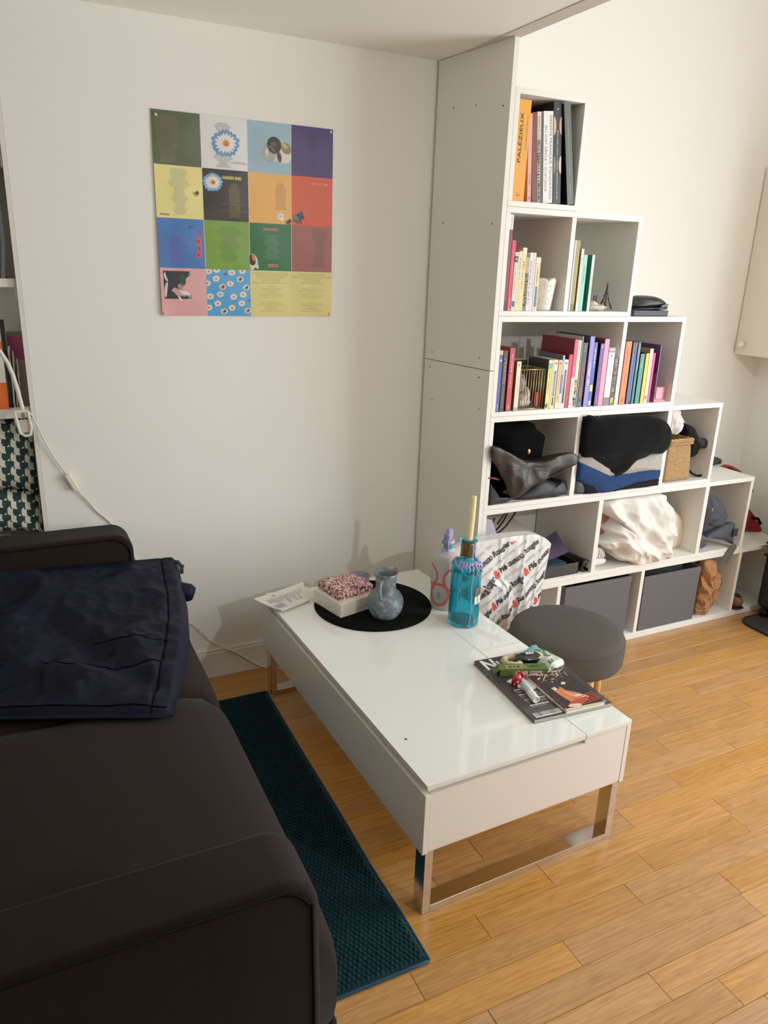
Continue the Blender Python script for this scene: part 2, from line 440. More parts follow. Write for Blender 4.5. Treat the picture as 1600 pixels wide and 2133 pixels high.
for s in (-1, 1):
    a, b = (-hy + .004, -hy + .050) if s < 0 else (hy - .050, hy - .004)
    L = hx - .012
    tp('sled_leg', [(-L, -L + .024, a, b, 0, zb), (L - .024, L, a, b, 0, zb), (-L + .024, L - .024, a, b, 0, .020)], CHROME, bev=.0015)
def TW(x, y, z):            # table-local point from world
    return x, y, z

# ------------------------------------------------------------------ sofa
sofa = thing('sofa', 'dark brown-grey fabric sofa with rounded square arms along the left', 'sofa', (-1.6, -.98, 0))
def rbox(name, x0, x1, y0, y1, z0, z1, bev, par, m=SOFA, sag=0, seg=5):
    mb = MB(); mb.box(x0, x1, y0, y1, z0, z1)
    return mb.build(name, m, parent=par, world=True, bevel=bev, seg=seg)
def arm(y0, y1, xf):
    R_ = .062; z1 = .705
    prof = [(-2.25, .05), (-2.25, z1 - .03), (-2.22, z1)] + [(xf - R_ + R_ * math.sin(k / 10 * PI / 2), z1 - R_ + R_ * math.cos(k / 10 * PI / 2)) for k in range(11)] + [(xf + .004, .45), (xf + .006, .25), (xf, .05)]
    n = len(prof); mb = MB()
    vs = [(x, y0, z) for x, z in prof] + [(x, y1, z) for x, z in prof]
    mb.add(vs, [tuple(reversed(range(n))), tuple(range(n, 2 * n))] + [(i, (i+1) % n, n + (i+1) % n, n + i) for i in range(n)])
    a = mb.build('arm', SOFA, parent=sofa, world=True, bevel=.013, seg=4)
    a.modifiers['edge'].angle_limit = 1.2
    mb = MB()
    for y in (y0 - .0004, y1 + .0004):
        pts = [(x - (.014 if k > 3 else 0), y, z - (.014 if 1 < k < 12 else 0)) for k, (x, z) in enumerate(prof[2:], 2)]
        mb.tube(pts, .0022, 6)
    p = mb.build('piping', SEAM, parent=a); p.data.transform(Matrix.Translation(-Vector(sofa.location)))
    return a
arm(-1.828, -1.700, -1.195); arm(-.178, -.045, -1.232)
def seat(y0, y1):
    mb = MB(); cy = (y0 + y1) / 2; L = (y1 - y0) / 2
    prof = [(-2.0, .20), (-2.0, .425), (-1.75, .438), (-1.45, .446), (-1.27, .444), (-1.19, .436), (-1.135, .418), (-1.104, .388), (-1.091, .345), (-1.086, .295), (-1.088, .245), (-1.094, .21), (-1.115, .19)]
    lp = [Vector((x, 0, z)) for x, z in prof]
    ns = 30; vs = []; n = len(lp)
    for j in range(ns + 1):
        t = -1 + 2 * j / ns
        e = 1 - abs(t) ** 12
        pin = .022 * (1 - e)
        y = cy + L * math.copysign(1 - (1 - abs(t)) ** 1.0, t)
        for p in lp:
            c = Vector((-1.5, 0, .32)); d = (p - c); d.normalize()
            q = p - d * pin * (1.0 if p.x > -1.9 else 0)
            crown = .006 * (1 - t * t)
            vs.append((q.x, y, q.z + (crown if p.z > .4 else 0)))
    fs = []
    for j in range(ns):
        for i in range(n):
            k = (i + 1) % n
            fs.append((j*n+i, (j+1)*n+i, (j+1)*n+k, j*n+k))
    fs.append(tuple(range(n))); fs.append(tuple(reversed([ns*n + i for i in range(n)])))
    mb.add(vs, fs, 0, True)
    return mb.build('seat_cushion', SOFA, parent=sofa, world=True)
seat(-1.698, -.806); seat(-.802, -.182)
rbox('base', -2.2, -1.10, -1.69, -.185, .05, .19, .012, sofa)
rbox('backrest', -2.45, -2.2, -1.83, -.045, .05, .80, .05, sofa)
for y0, y1 in ((-1.69, -.80), (-.80, -.19)):
    rbox('back_cushion', -2.2, -1.98, y0 + .005, y1 - .005, .45, .84, .07, sofa)
for x in (-2.35, -1.25):
    for y in (-1.78, -.1):
        mb = MB(); mb.lathe([(.018, 0), (.022, .05)], 16, 0, Matrix.Translation((x, y, 0))); mb.build('foot', BLACK, parent=sofa, world=True)

# ------------------------------------------------------------------ navy coat over the far end of the sofa
coat = thing('coat', 'dark navy nylon coat lying crumpled over the far end of the sofa', 'coat', (-1.4, -.55, .45))
CE = [(-.185, -1.085), (-.25, -1.092), (-.40, -1.105), (-.54, -1.13), (-.66, -1.165), (-.80, -1.21), (-.93, -1.255)]
def cright(y):
    for (ya, xa), (yb, xb) in zip(CE, CE[1:]):
        if yb <= y <= ya: return xa + (xb - xa) * (y - ya) / (yb - ya)
    return CE[0][1] if y > CE[0][0] else CE[-1][1]
def coat_top(u, v):
    yf = -.69 - .245 * min(1, u / .95)
    y = -.188 + v * (yf + .188)
    x = -1.93 + u * (cright(y) + 1.93)
    back, fr = .635 - .03 * u, .475
    s = v ** .75
    z = back + (fr - back) * s
    w = Vector((x * 4.2 + y * 2.0, y * 5.5 - x * 1.6, 3.1))
    h = (1 - 2 * abs(noise.noise(w))) * .55 + (1 - 2 * abs(noise.noise(w * 2.3 + Vector((5, 1, 0))))) * .30 + (1 - 2 * abs(noise.noise(w * 4.9))) * .10 + noise.noise(w * .6) * .8
    k = min(1, u * 3 + .3) * min(1, (1 - u) * 9) * min(1, v * 9 + .15) * min(1, (1 - v) * 9)
    z += .042 * h * k
    # deep fold towards the left
    fold = math.exp(-(((x + 1.47) * .8 + (y + .55) * .55) / .05) ** 2) * math.exp(-((y + .62) / .25) ** 2)
    z -= .035 * fold
    # hem seam
    ds = (cright(y) - x)
    z -= .004 * math.exp(-((ds - .062) / .005) ** 2) * k ** .3
    z -= .05 * max(0, (u - .965) / .035) ** 2
    z -= .03 * max(0, (v - .96) / .04) ** 2
    return Vector((x, y, max(z, .462)))
mb = MB(); NU, NV = 170, 120
mb.grid(coat_top, NU, NV)
def skirt(fn, n):
    def g(a, b):
        p = fn(a); zlow = .459 if p.x < -1.2 else .452
        q = Vector((p.x, p.y, p.z + (min(p.z, zlow) - p.z) * b))
        return q
    mb.grid(g, n, 4, flip=True)

sm_ = MB()
def onc(u, v): return coat_top(u, v) + Vector((0, 0, .0012))
sm_.tube([onc((cright(-.188 - v * .72) - .060 + 1.93) / (cright(-.188 - v * .72) + 1.93), v) for v in [k / 60 for k in range(1, 60)]], .0016, 6)
sm_.tube([onc(.50 + .42 * k / 40, .735 + .02 * math.sin(k / 13)) for k in range(41)], .0015, 6)
sm_.tube([onc(.66 + .27 * k / 30, .60 + .01 * math.sin(k / 9)) for k in range(31)], .0012, 6)
sm_.tube([onc(k / 60 * .97, .965) for k in range(61)], .0018, 6)
skirt(lambda a: coat_top(a, 1), NU); skirt(lambda a: coat_top(1, 1 - a), NV); skirt(lambda a: coat_top(1 - a, 0), NU); skirt(lambda a: coat_top(0, a), NV)
mb.build('coat_body', NAVY, parent=coat, world=True)
sm_.build('hem_seams', mat('dark_stitching', (4, 5, 10), .9, spec=.05), parent=coat, world=True)
mb = MB(); 
mb.tube([(-1.16, -.26, .520), (-1.11, -.275, .514), (-1.075, -.290, .508), (-1.062, -.296, .504)], [.030, .033, .031, .022], 18)
mb.build('sleeve_cuff', NAVY, parent=coat, world=True)
mb = MB(); mb.tube([(-1.115, -.195, .595), (-1.092, -.20, .590), (-1.082, -.208, .572), (-1.084, -.218, .552)], [.010, .012, .011, .008], 10, flat=.5)
mb.lathe([(.0, .0), (.008, .001), (.008, .004), (.004, .005), (0, .005)], 14, 1, Matrix.Translation((-1.078, -.214, .580)) @ Matrix.Rotation(1.9, 4, 'Y') @ Matrix.Scale(.7, 4))
mb.build('snap_strap', [NAVYTRIM, STEEL], parent=coat, world=True)

# ------------------------------------------------------------------ chenille bath-mat rug
mb = MB()
rx0, rx1, ry0, ry1 = -1.26, -.788, -1.505, -.205
def rug(u, v):
    x = rx0 + u * (rx1 - rx0); y = ry0 + v * (ry1 - ry0)
    cell = .0125
    jx = x / cell; row = math.floor(y / cell); 
    fxx = (jx + .5 * (row % 2)) % 1.0 - .5; fy = (y / cell) % 1.0 - .5
    r = min(1.0, math.sqrt(fxx * fxx + fy * fy) * 2)
    ed = min(1.0, min(x - rx0, rx1 - x, y - ry0, ry1 - y) / .012)
    hh = .5 + .5 * noise.noise(Vector((math.floor(jx + .5 * (row % 2)) * 3.7, row * 5.1, 1)))
    z = .006 + (.010 * math.sqrt(max(0, 1 - r * r)) * (.7 + .5 * hh)) * max(0, ed)
    wob = .006 * noise.noise(Vector((y * 3.0, x, 2.0)))
    z += .004 * max(0, noise.noise(Vector((x * 2, y * 4, 7))))
    return Vector((x + wob, y, z))
mb.grid(rug, 150, 416)
mb.tube([Vector(rug(1, k / 40)) + Vector((.003, 0, -.002)) for k in range(41)] , .0042, 6, 1)
mb.tube([Vector(rug(1 - k / 10, 0)) + Vector((0, -.003, -.002)) for k in range(11)], .0042, 6, 1)
mb.tube([Vector(rug(k / 10, 1)) + Vector((0, .003, -.002)) for k in range(11)], .0042, 6, 1)
rugm = mat('teal_chenille', (6, 46, 52), .95, var=.35, vscale=35, sheen=.1, spec=.1)
tag(mb.build('rug', [rugm, mat('teal_binding', (22, 66, 92), .9)], loc=((rx0+rx1)/2, (ry0+ry1)/2, 0), world=True), 'teal bobbly chenille runner rug between the sofa and the coffee table', 'rug')

# ------------------------------------------------------------------ grey pouf stool
SX, SY = .165, -.785
stool = thing('stool', 'round grey fabric pouf stool with pale wooden legs beside the table', 'stool', (SX, SY, 0))
mb = MB(); r = .205
mb.lathe([(0, .262), (r - .02, .262), (r - .006, .266), (r - .001, .275), (r, .29), (r + .001, .33), (r - .001, .352), (r - .007, .366), (r - .018, .376), (r - .04, .382), (r * .5, .387), (0, .388)], 64)
GREYF = mat('grey_felt', (84, 78, 73), .95, var=.08, vscale=60, bump=.3, bscale=600, sheen=.04, spec=.1)
mb.build('seat', GREYF, parent=stool)
mb = MB(); mb.tube([((r - .001) * math.cos(a), (r - .001) * math.sin(a), .352) for a in [2 * PI * k / 64 for k in range(65)]], .0012, 5); mb.build('seam', C((60, 57, 55), .9), parent=stool)
for k in range(4):
    a = -1.66 + k * PI / 2
    mb = MB(); mb.tube([(.155 * math.cos(a), .155 * math.sin(a), .262), (.172 * math.cos(a), .172 * math.sin(a), 0)], [.017, .011], 14)
    mb.build('leg', mat('pale_wood', (222, 176, 112), .5, var=.1, vscale=6, stretch=(20, 20, 1)), parent=stool)
# ------------------------------------------------------------------ books
def spine_text(mb, t, w, h, length, cap, zc, m, up=False, xo=0.0, bold=.0):
    if up: fn = lambda a, b: (w / 2 + cap / 2 - b + xo, -.0007, zc - length / 2 + a)
    else: fn = lambda a, b: (w / 2 - cap / 2 + b + xo, -.0007, zc + length / 2 - a)
    mb.text(t, fn, length, cap, m, bold)
def book(x0, x1, h, row, col, label, group, d=.17, y=None, lean=0.0, deco=(), cover=None, rough=.45, hard=True):
    z = ZS(row); w = max(.004, x1 - x0 - .0008)
    if y is None:
        y = -.4045
        if row < 6 and x0 > .06: x0 -= .004; x1 -= .004
    b = MB(); t = min(.0028, w * .22); o = .003 if hard else .0004
    mats = [C(col, rough), C(cover or col, rough)]
    idx = {}
    def mi(c):
        if c not in idx: mats.append(C(c, .5)); idx[c] = len(mats) - 1
        return idx[c]
    # spine, two boards
    b.box(0, w, 0, t, 0, h, 0); b.box(0, t, t, d, 0, h, 1); b.box(w - t, w, t, d, 0, h, 1)
    for q in deco:
        k = q[0]
        if k == 'band':
            _, za, zb_, c = q[:4]; xa, xb = (q[4], q[5]) if len(q) > 4 else (0, 1)
            b.poly([(w*xa, -.0004, h*za), (w*xb, -.0004, h*za), (w*xb, -.0004, h*zb_), (w*xa, -.0004, h*zb_)], mi(c))
        elif k == 'dot':
            _, zc, rr, c = q[:4]; xc = q[4] if len(q) > 4 else .5
            b.poly([(w*xc + rr*math.cos(a), -.0006, h*zc + rr*math.sin(a)) for a in [i*PI/8 for i in range(16)]], mi(c))
        elif k == 'half':                  # half-disc portrait at one edge of the spine
            _, zc, xs, c = q; sg = -1 if xs else 1
            pts = [(w*xs + sg * w*.29 * math.sin(PI*i/14), -.0005, h*zc + .028 * math.cos(PI*i/14) * sg) for i in range(15)]
            b.poly(pts, mi(c))
        elif k == 'ticks':                 # lettering too small to read in the photo
            _, za, zb_, c = q[:4]; xc = q[4] if len(q) > 4 else .5; ww = q[5] if len(q) > 5 else .3
            rr = random.Random(int(za*1000) + len(label)); zz = h*za
            while zz < h*zb_:
                l = rr.uniform(.0012, .003); hw = w * ww * rr.uniform(.3, .5)
                b.poly([(w*xc - hw, -.0006, zz), (w*xc + hw, -.0006, zz), (w*xc + hw, -.0006, zz + l), (w*xc - hw, -.0006, zz + l)], mi(c))
                zz += l + rr.choice([.001, .001, .0012, .004])
        elif k == 'txt':
            _, s, zc, L, cap, c = q[:6]; up = q[6] if len(q) > 6 else False; xo = q[7] if len(q) > 7 else 0; bold = q[8] if len(q) > 8 else 0
            spine_text(b, s, w, h, L, cap, h*zc, mi(c), up, xo, bold)
        elif k == 'pat':                   # speckled picture on the spine
            _, za, zb_, cols = q[:4]; rr = random.Random(len(label) * 7)
            zz = h*za
            while zz < h*zb_:
                l = rr.uniform(.004, .014); xa = rr.uniform(0, .4); xb = rr.uniform(.6, 1)
                b.poly([(w*xa, -.0005, zz), (w*xb, -.0005, zz + .002), (w*xb, -.0005, min(h*zb_, zz + l)), (w*xa, -.0005, min(h*zb_, zz + l))], mi(rr.choice(cols)))
                zz += l * .7
    if lean > 0: x0 += 0
    ob = b.build('book', mats, loc=(x0, y, z + .0008))
    if w >= .008:
        p = MB(); p.box(t, w - t, t, d - o, o, h - o); p.build('pages', PAGES, parent=ob)
    ob.rotation_euler = (0, lean, 0)
    return tag(ob, label, 'book', group)

g1 = 'art books in the topmost cube'; g2 = 'paperbacks in the second row, left cube'; g3 = 'slim books in the second row, right cube'; g4 = 'books in the long third-row cube'; g5 = 'books in the third row, right cube'
INK = (52, 44, 34)
book(.0395, .0885, .307, 6, (236, 164, 48), 'thick orange art book lettered in dark ink, first in the topmost cube', g1, d=.26, y=-.402, deco=[
    ('txt', 'PALÉZIEUX', .63, .150, .0155, INK, True, -.010, .012), ('ticks', .52, .86, (168, 118, 50), .80, .10), ('band', .05, .085, (196, 132, 44), .35, .42), ('band', .05, .058, (196, 132, 44), .35, .62), ('band', .05, .085, (196, 132, 44), .56, .62)])
book(.112, .128, .272, 6, (216, 168, 160), 'thin pale pink book leaning against the thick orange art book', g1, y=-.39, lean=-.085, d=.22, deco=[('dot', .05, .003, (150, 90, 84)), ('ticks', .2, .32, (170, 110, 104))])
book(.1315, .151, .277, 6, (126, 58, 38), 'dark rust-red book leaning between the pink book and the grey photo spine', g1, y=-.39, lean=-.10, d=.22)
book(.1525, .1685, .281, 6, (150, 148, 146), 'grey photo-spined book with pale lettered top beside the white French book', g1, y=-.39, lean=-.105, d=.22, deco=[
    ('band', .70, 1.0, (214, 208, 196)), ('txt', 'Robert Doisneau', .80, .085, .008, (70, 66, 60)), ('pat', .03, .66, [(120, 118, 116), (164, 162, 160), (96, 94, 92), (176, 174, 170)])])
book(.1695, .1755, .279, 6, (104, 98, 88), 'very thin dark taupe book left of the white French book', g1, y=-.39, lean=-.105, d=.22)
book(.177, .2175, .285, 6, (232, 231, 228), 'white art book with two lines of grey capitals down its spine', g1, y=-.392, lean=-.105, d=.23, deco=[
    ('txt', 'DESSINS FRANÇAIS, FONDATION', .50, .258, .0105, (110, 106, 102), False, .009), ('txt', 'DU XIXᵉ SIÈCLE // CUSTODIA', .49, .205, .0100, (110, 106, 102), False, -.009)])
book(.2185, .2515, .317, 6, (43, 44, 54), 'dark slate-blue book with round portrait cut-outs on its spine', g1, y=-.394, lean=-.108, d=.24, deco=[
    ('ticks', .05, .72, (190, 188, 184), .5, .14), ('dot', .93, .0035, (150, 150, 150)), ('half', .77, 0, (222, 188, 150)), ('half', .77, 1, (206, 170, 150)), ('half', .39, 0, (140, 128, 124)), ('half', .39, 1, (226, 200, 160))])
book(.2755, .3035, .318, 6, (92, 104, 96), 'tall grey-green book with black mottled cover leaning at the right of the topmost cube', g1, y=-.403, lean=-.178, d=.30, cover=(20, 20, 19), deco=[('ticks', .30, .86, (170, 178, 170), .5, .10), ('ticks', .10, .2, (190, 196, 190), .5, .12)])

# second row, left cube
book(.0385, .0535, .318, 5, (124, 48, 58), 'tall maroon book with a white label at the spine top', g2, d=.24, deco=[('band', .845, .995, (236, 234, 232)), ('ticks', .86, .98, (120, 110, 110)), ('ticks', .25, .7, (170, 110, 112), .5, .12), ('band', 0, .11, (64, 44, 56))])
book(.0550, .0715, .234, 5, (226, 34, 88), 'hot pink paperback beside the tall maroon book', g2, d=.12, deco=[('ticks', .08, .18, (250, 200, 215)), ('ticks', .55, .85, (250, 160, 190), .5, .2), ('dot', .02, .0025, (250, 220, 230))])
book(.0722, .0920, .196, 5, (232, 218, 184), 'cream paperback with a black square emblem and small blue label', g2, d=.125, deco=[('band', .83, .935, (28, 26, 24), .15, .85), ('dot', .885, .0045, (180, 176, 168)), ('ticks', .3, .8, (120, 110, 96), .5, .16), ('band', .07, .17, (60, 90, 150), .25, .85)])
book(.0925, .1060, .200, 5, (232, 226, 212), 'thin off-white paperback between the cream and the pale yellow ones', g2, d=.13, deco=[('ticks', .1, .9, (120, 114, 106), .5, .3)])
book(.1062, .1240, .212, 5, (238, 218, 140), 'pale yellow paperback with dark lettering in the left cube', g2, d=.14, cover=(216, 210, 198), deco=[('ticks', .66, .78, (40, 36, 28), .5, .45), ('ticks', .35, .62, (150, 130, 70), .4, .2), ('band', .9, 1.0, (244, 234, 190))])
book(.1242, .1395, .182, 5, (150, 148, 134), 'mottled brown and blue-grey paperback in the left cube', g2, d=.12, deco=[('pat', .02, .7, [(122, 120, 106), (104, 132, 142), (150, 140, 118), (92, 84, 70)]), ('band', .72, .98, (206, 186, 150)), ('ticks', .74, .96, (120, 84, 60), .5, .3)])
book(.1398, .1525, .197, 5, (240, 236, 234), 'white paperback with violet lettering in the left cube', g2, d=.125, deco=[('ticks', .1, .85, (110, 104, 150), .5, .5)])
book(.1528, .1655, .197, 5, (226, 216, 220), 'pale lilac-grey paperback in the left cube', g2, d=.125, deco=[('ticks', .25, .9, (150, 140, 150), .5, .22)])
book(.1665, .1870, .183, 5, (226, 210, 172), 'beige paperback with a blue panel beside the white lace pot', g2, d=.12, deco=[('band', .08, .46, (76, 130, 160), .3, .78), ('ticks', .5, .8, (130, 116, 90), .5, .2), ('band', .9, .98, (240, 230, 206))])
# second row, right cube
book(.3300, .3390, .246, 5, (206, 204, 206), 'thin light grey booklet at the left wall of the right cube', g3, d=.15, hard=False)
book(.3395, .3545, .246, 5, (162, 150, 52), 'olive green book with a row of white dots on the spine', g3, d=.15, deco=[('ticks', .15, .98, (240, 238, 220), .75, .12), ('band', 0, .10, (120, 116, 20))])
book(.3635, .3755, .218, 5, (238, 230, 216), 'cream-white book with a tan cover beside the olive one', g3, d=.155, cover=(164, 146, 118), deco=[('ticks', .15, .85, (150, 140, 130), .5, .16), ('dot', .84, .003, (200, 150, 150))])
book(.3760, .3945, .198, 5, (150, 216, 200), 'mint green paperback in the second row, right cube', g3, d=.12, deco=[('ticks', .5, .8, (70, 120, 112), .5, .2)])
book(.4165, .4280, .199, 5, (214, 234, 222), 'pale mint book with a dark green cover beside the stone souvenir', g3, d=.13, cover=(52, 112, 94), deco=[('ticks', .35, .7, (120, 170, 150), .5, .3)])

# third row, long cube
book(.0385, .0545, .222, 4, (62, 92, 160), 'royal blue book standing first in the long cube', g4, d=.15, deco=[('band', .93, 1, (228, 180, 140)), ('ticks', .02, .12, (200, 206, 220)), ('ticks', .3, .72, (130, 150, 196), .5, .2), ('dot', .84, .004, (220, 226, 236))])
book(.0575, .0755, .221, 4, (44, 46, 48), 'charcoal book lettered in pink capitals beside the royal blue one', g4, d=.15, cover=(150, 50, 56), deco=[
    ('txt', 'MONSTERS', .66, .088, .0105, (214, 128, 136), False, 0, .01), ('txt', 'Claire Dederer', .26, .066, .007, (200, 116, 122), False, 0), ('dot', .08, .004, (160, 80, 84))])
book(.0885, .1105, .230, 4, (190, 42, 60), 'thick red book with white lettering in the long cube', g4, d=.19, cover=(128, 24, 34), deco=[('ticks', .62, .9, (240, 210, 210), .5, .22), ('dot', .72, .003, (250, 230, 230)), ('ticks', .38, .58, (240, 210, 210), .5, .16), ('ticks', .04, .1, (240, 210, 210), .5, .2)])
book(.1235, .1425, .181, 4, (236, 228, 198), 'cream paperback with orange dot at the left of the wire basket', g4, d=.11, cover=(150, 118, 92), deco=[('dot', .93, .0042, (222, 110, 72)), ('ticks', .3, .72, (140, 130, 110), .5, .12), ('band', 0, .07, (140, 190, 176))])
book(.2670, .2840, .183, 4, (238, 226, 120), 'yellow paperback with turquoise top at the right of the wire basket', g4, d=.125, cover=(62, 70, 62), deco=[('band', .82, .94, (90, 190, 180)), ('ticks', .3, .8, (90, 84, 40), .5, .3), ('band', .94, 1, (240, 232, 190)), ('pat', .02, .12, [(120, 100, 60), (60, 60, 40)])])
book(.2850, .2925, .183, 4, (226, 206, 160), 'very thin sand coloured paperback right of the yellow one', g4, d=.12)
book(.2932, .3090, .183, 4, (240, 234, 216), 'white pocket book with blue lozenge and red dot on the spine', g4, d=.12, deco=[('dot', .93, .0045, (216, 70, 60)), ('band', .26, .78, (62, 100, 168), .22, .78), ('ticks', .3, .74, (210, 220, 236), .5, .2), ('band', .06, .24, (36, 40, 44), .28, .72)])
book(.3135, .3300, .182, 4, (228, 196, 138), 'tan pocket book with red dot, next right of the blue-lozenge one', g4, d=.12, deco=[('dot', .93, .0045, (214, 92, 62)), ('ticks', .2, .84, (140, 110, 70), .5, .2), ('band', 0, .12, (240, 230, 200))])
book(.3304, .3395, .199, 4, (170, 190, 220), 'thin light blue booklet standing taller than the pocket books', g4, d=.15, cover=(90, 104, 130), hard=False, deco=[('band', .28, .64, (90, 130, 190)), ('band', 0, .28, (236, 230, 220))])
book(.3400, .3580, .183, 4, (240, 236, 228), 'white pocket book with purple and navy lozenge on the spine', g4, d=.12, deco=[('dot', .93, .0048, (216, 70, 60)), ('band', .42, .80, (142, 76, 120), .22, .78), ('band', .10, .42, (40, 40, 74), .22, .78)])
book(.3592, .3765, .202, 4, (192, 28, 44), 'glossy plain red book between pocket books and the tall magenta one', g4, d=.18, cover=(128, 20, 32))
book(.3790, .3955, .257, 4, (226, 60, 122), 'tall magenta book with white lower spine', g4, d=.20, cover=(134, 30, 48), deco=[('band', 0, .44, (240, 234, 230)), ('ticks', .46, .62, (250, 220, 230), .5, .3), ('ticks', .2, .4, (120, 60, 80), .5, .4), ('dot', .05, .003, (200, 40, 70))])
book(.3958, .4110, .254, 4, (232, 224, 188), 'cream book with a brown picture on the lower spine', g4, d=.20, cover=(196, 190, 180), deco=[('ticks', .86, .95, (120, 110, 90), .5, .3), ('pat', .01, .42, [(196, 164, 112), (120, 96, 66), (40, 36, 40), (220, 196, 150)])])
book(.4130, .4190, .268, 4, (60, 96, 90), 'thin dark green book with a white edge in the long cube', g4, d=.22, cover=(200, 196, 190), deco=[('band', 0, 1, (226, 232, 228), .55, .8)])
book(.4205, .4425, .245, 4, (30, 34, 58), 'dark navy book with red vertical lettering in the long cube', g4, d=.17, deco=[('ticks', .28, .72, (190, 60, 70), .5, .36), ('txt', 'DORE', .22, .034, .0105, (214, 120, 70), False, 0, .01), ('ticks', .86, .96, (120, 130, 150), .5, .5), ('band', 0, .05, (30, 110, 130)), ('dot', .06, .005, (110, 130, 170))])
book(.4520, .4730, .268, 4, (152, 132, 206), 'lavender book lettered in white, standing tall in the long cube', g4, d=.21, cover=(62, 54, 88), deco=[('txt', 'STREET ART', .46, .088, .0105, (236, 232, 244), False, 0, .012), ('ticks', .62, .72, (210, 200, 234), .5, .14)])
book(.4735, .4905, .245, 4, (40, 84, 176), 'bright blue book with yellow patch, right of the lavender one', g4, d=.17, cover=(36, 40, 70), deco=[('ticks', .62, .92, (230, 236, 246), .5, .4), ('band', .24, .34, (232, 220, 90), .1, .9), ('band', .02, .09, (236, 236, 240), .2, .8)])
book(.5060, .5240, .240, 4, (112, 56, 146), 'violet purple book between the bright blue and the pink ones', g4, d=.17, cover=(44, 24, 66), deco=[('ticks', .05, .16, (220, 200, 232), .5, .14), ('ticks', .35, .62, (190, 150, 210), .5, .16), ('band', .93, .98, (230, 220, 238), .4, .6)])
k = book(.5250, .5475, .257, 4, (240, 156, 184), 'plain candy pink book with a white ribbon hanging below the shelf', g4, d=.19, cover=(120, 62, 78))
mb = MB()
pth = [(.010, -.001, .004), (.008, -.014, .001), (.004, -.0165, -.02), (.002, -.0165, -.042), (.006, -.0165, -.05), (.0065, -.0165, -.056)]
mb.tube(pth, .0009, 6); mb.tube([(.0065, -.0165, -.054), (.006, -.0165, -.062), (.005, -.0165, -.078)], [.0018, .0026, .0046], 8)
mb.build('ribbon_marker', C((236, 234, 228)), parent=k)
book(.5510, .5815, .224, 4, (234, 230, 234), 'white book with grey foot and striped top edge', g4, d=.16, deco=[('band', 0, .14, (128, 128, 128)), ('ticks', .5, .82, (150, 146, 160), .55, .08), ('band', .925, .94, (50, 50, 50)), ('band', .955, .965, (50, 50, 50)), ('band', .985, .995, (50, 50, 50)), ('dot', .86, .003, (60, 56, 70))])
book(.5850, .6015, .184, 4, (126, 108, 98), 'brown and grey picture-spined booklet at the right end of the long cube', g4, d=.13, deco=[('pat', .12, .95, [(120, 96, 88), (160, 136, 112), (210, 198, 180), (108, 110, 112)]), ('band', .05, .16, (208, 188, 40))])
# third row, right cube
book(.6330, .6625, .247, 4, (240, 126, 44), 'orange book with fine black lettering in the third row, right cube', g5, d=.17, cover=(112, 44, 26), deco=[('ticks', .62, .90, (90, 44, 16), .45, .12), ('ticks', .34, .5, (70, 36, 14), .5, .12), ('ticks', .04, .11, (30, 20, 14), .5, .28)])
book(.6690, .6810, .244, 4, (30, 36, 56), 'thin black book with a light blue edge beside the orange one', g5, d=.16, deco=[('band', 0, .8, (94, 140, 216), .4, .85), ('ticks', .8, .96, (160, 190, 220), .6, .3)])
book(.6815, .6925, .243, 4, (44, 66, 140), 'thin blue book with a red tip in the third row, right cube', g5, d=.16, deco=[('band', 0, .74, (84, 130, 214), .3, .7), ('band', .94, .99, (220, 60, 60), .2, .8), ('band', 0, .04, (200, 60, 60), .2, .8)])
book(.6975, .7090, .243, 4, (44, 122, 118), 'thin teal book with pale edge, right of the two blue ones', g5, d=.16, cover=(20, 30, 34), deco=[('band', .55, .97, (180, 214, 214), .55, .8)])
book(.7165, .7385, .198, 4, (46, 140, 128), 'teal green book with a red dot near the top', g5, d=.14, cover=(20, 54, 48), deco=[('dot', .93, .004, (214, 80, 90)), ('ticks', .72, .86, (200, 230, 224), .5, .14)])
book(.7450, .7615, .199, 4, (244, 204, 38), 'bright yellow book in the third row, right cube', g5, d=.14, cover=(26, 66, 60), deco=[('ticks', .25, .36, (110, 90, 20), .5, .14)])
book(.7640, .7812, .217, 4, (240, 232, 202), 'cream book with thin lettering left of the magenta one', g5, d=.16, cover=(170, 150, 116), deco=[('ticks', .55, .92, (120, 110, 90), .5, .16), ('band', .07, .14, (130, 126, 124), .15, .7), ('band', 0, .06, (246, 244, 240))])
book(.7830, .7950, .200, 4, (220, 48, 140), 'slim magenta book in front of the large purple folder', g5, d=.14, deco=[('ticks', .4, .9, (240, 150, 196), .5, .14)])
fold = book(.8170, .8220, .231, 4, (116, 66, 120), 'large thin purple-grey folder at the right end of the third-row books', g5, d=.26, cover=(96, 58, 104), hard=False)
mb = MB()
for k in range(14):
    mb.poly([(-.0004, .02 + .01*k, .03 + .0006*k*k), (-.0004, .022 + .01*k, .03 + .0006*k*k), (-.0004, .034 + .01*k, .036 + .0006*k*k), (-.0004, .031 + .01*k, .036 + .0006*k*k)], 0)
mb.poly([(-.0003, .002, .0), (-.0003, .06, .0), (-.0003, .03, .10), (-.0003, .002, .12)], 1)
mb.build('cover_swoosh', [C((150, 140, 140)), C((112, 100, 104))], parent=fold)
# two picture books lying face-out behind the wire basket
for x0, x1, h, c, lab in ((.185, .262, .172, (40, 62, 52), 'dark green picture book face-out behind the wire basket'),):
    mb = MB(); mb.box(0, x1 - x0, 0, .014, 0, h); mb.box(.002, x1 - x0 - .001, -.0004, .0, .002, h - .002, 1)
    o = tag(mb.build('book', [C((196, 90, 104)), C(c)], loc=(x0, -.272, ZS(4))), lab, 'book', g4)
    p = MB(); p.box(.002, x1 - x0 - .003, .002, .0125, h - .001, h + .0015); p.build('pages', PAGES, parent=o)

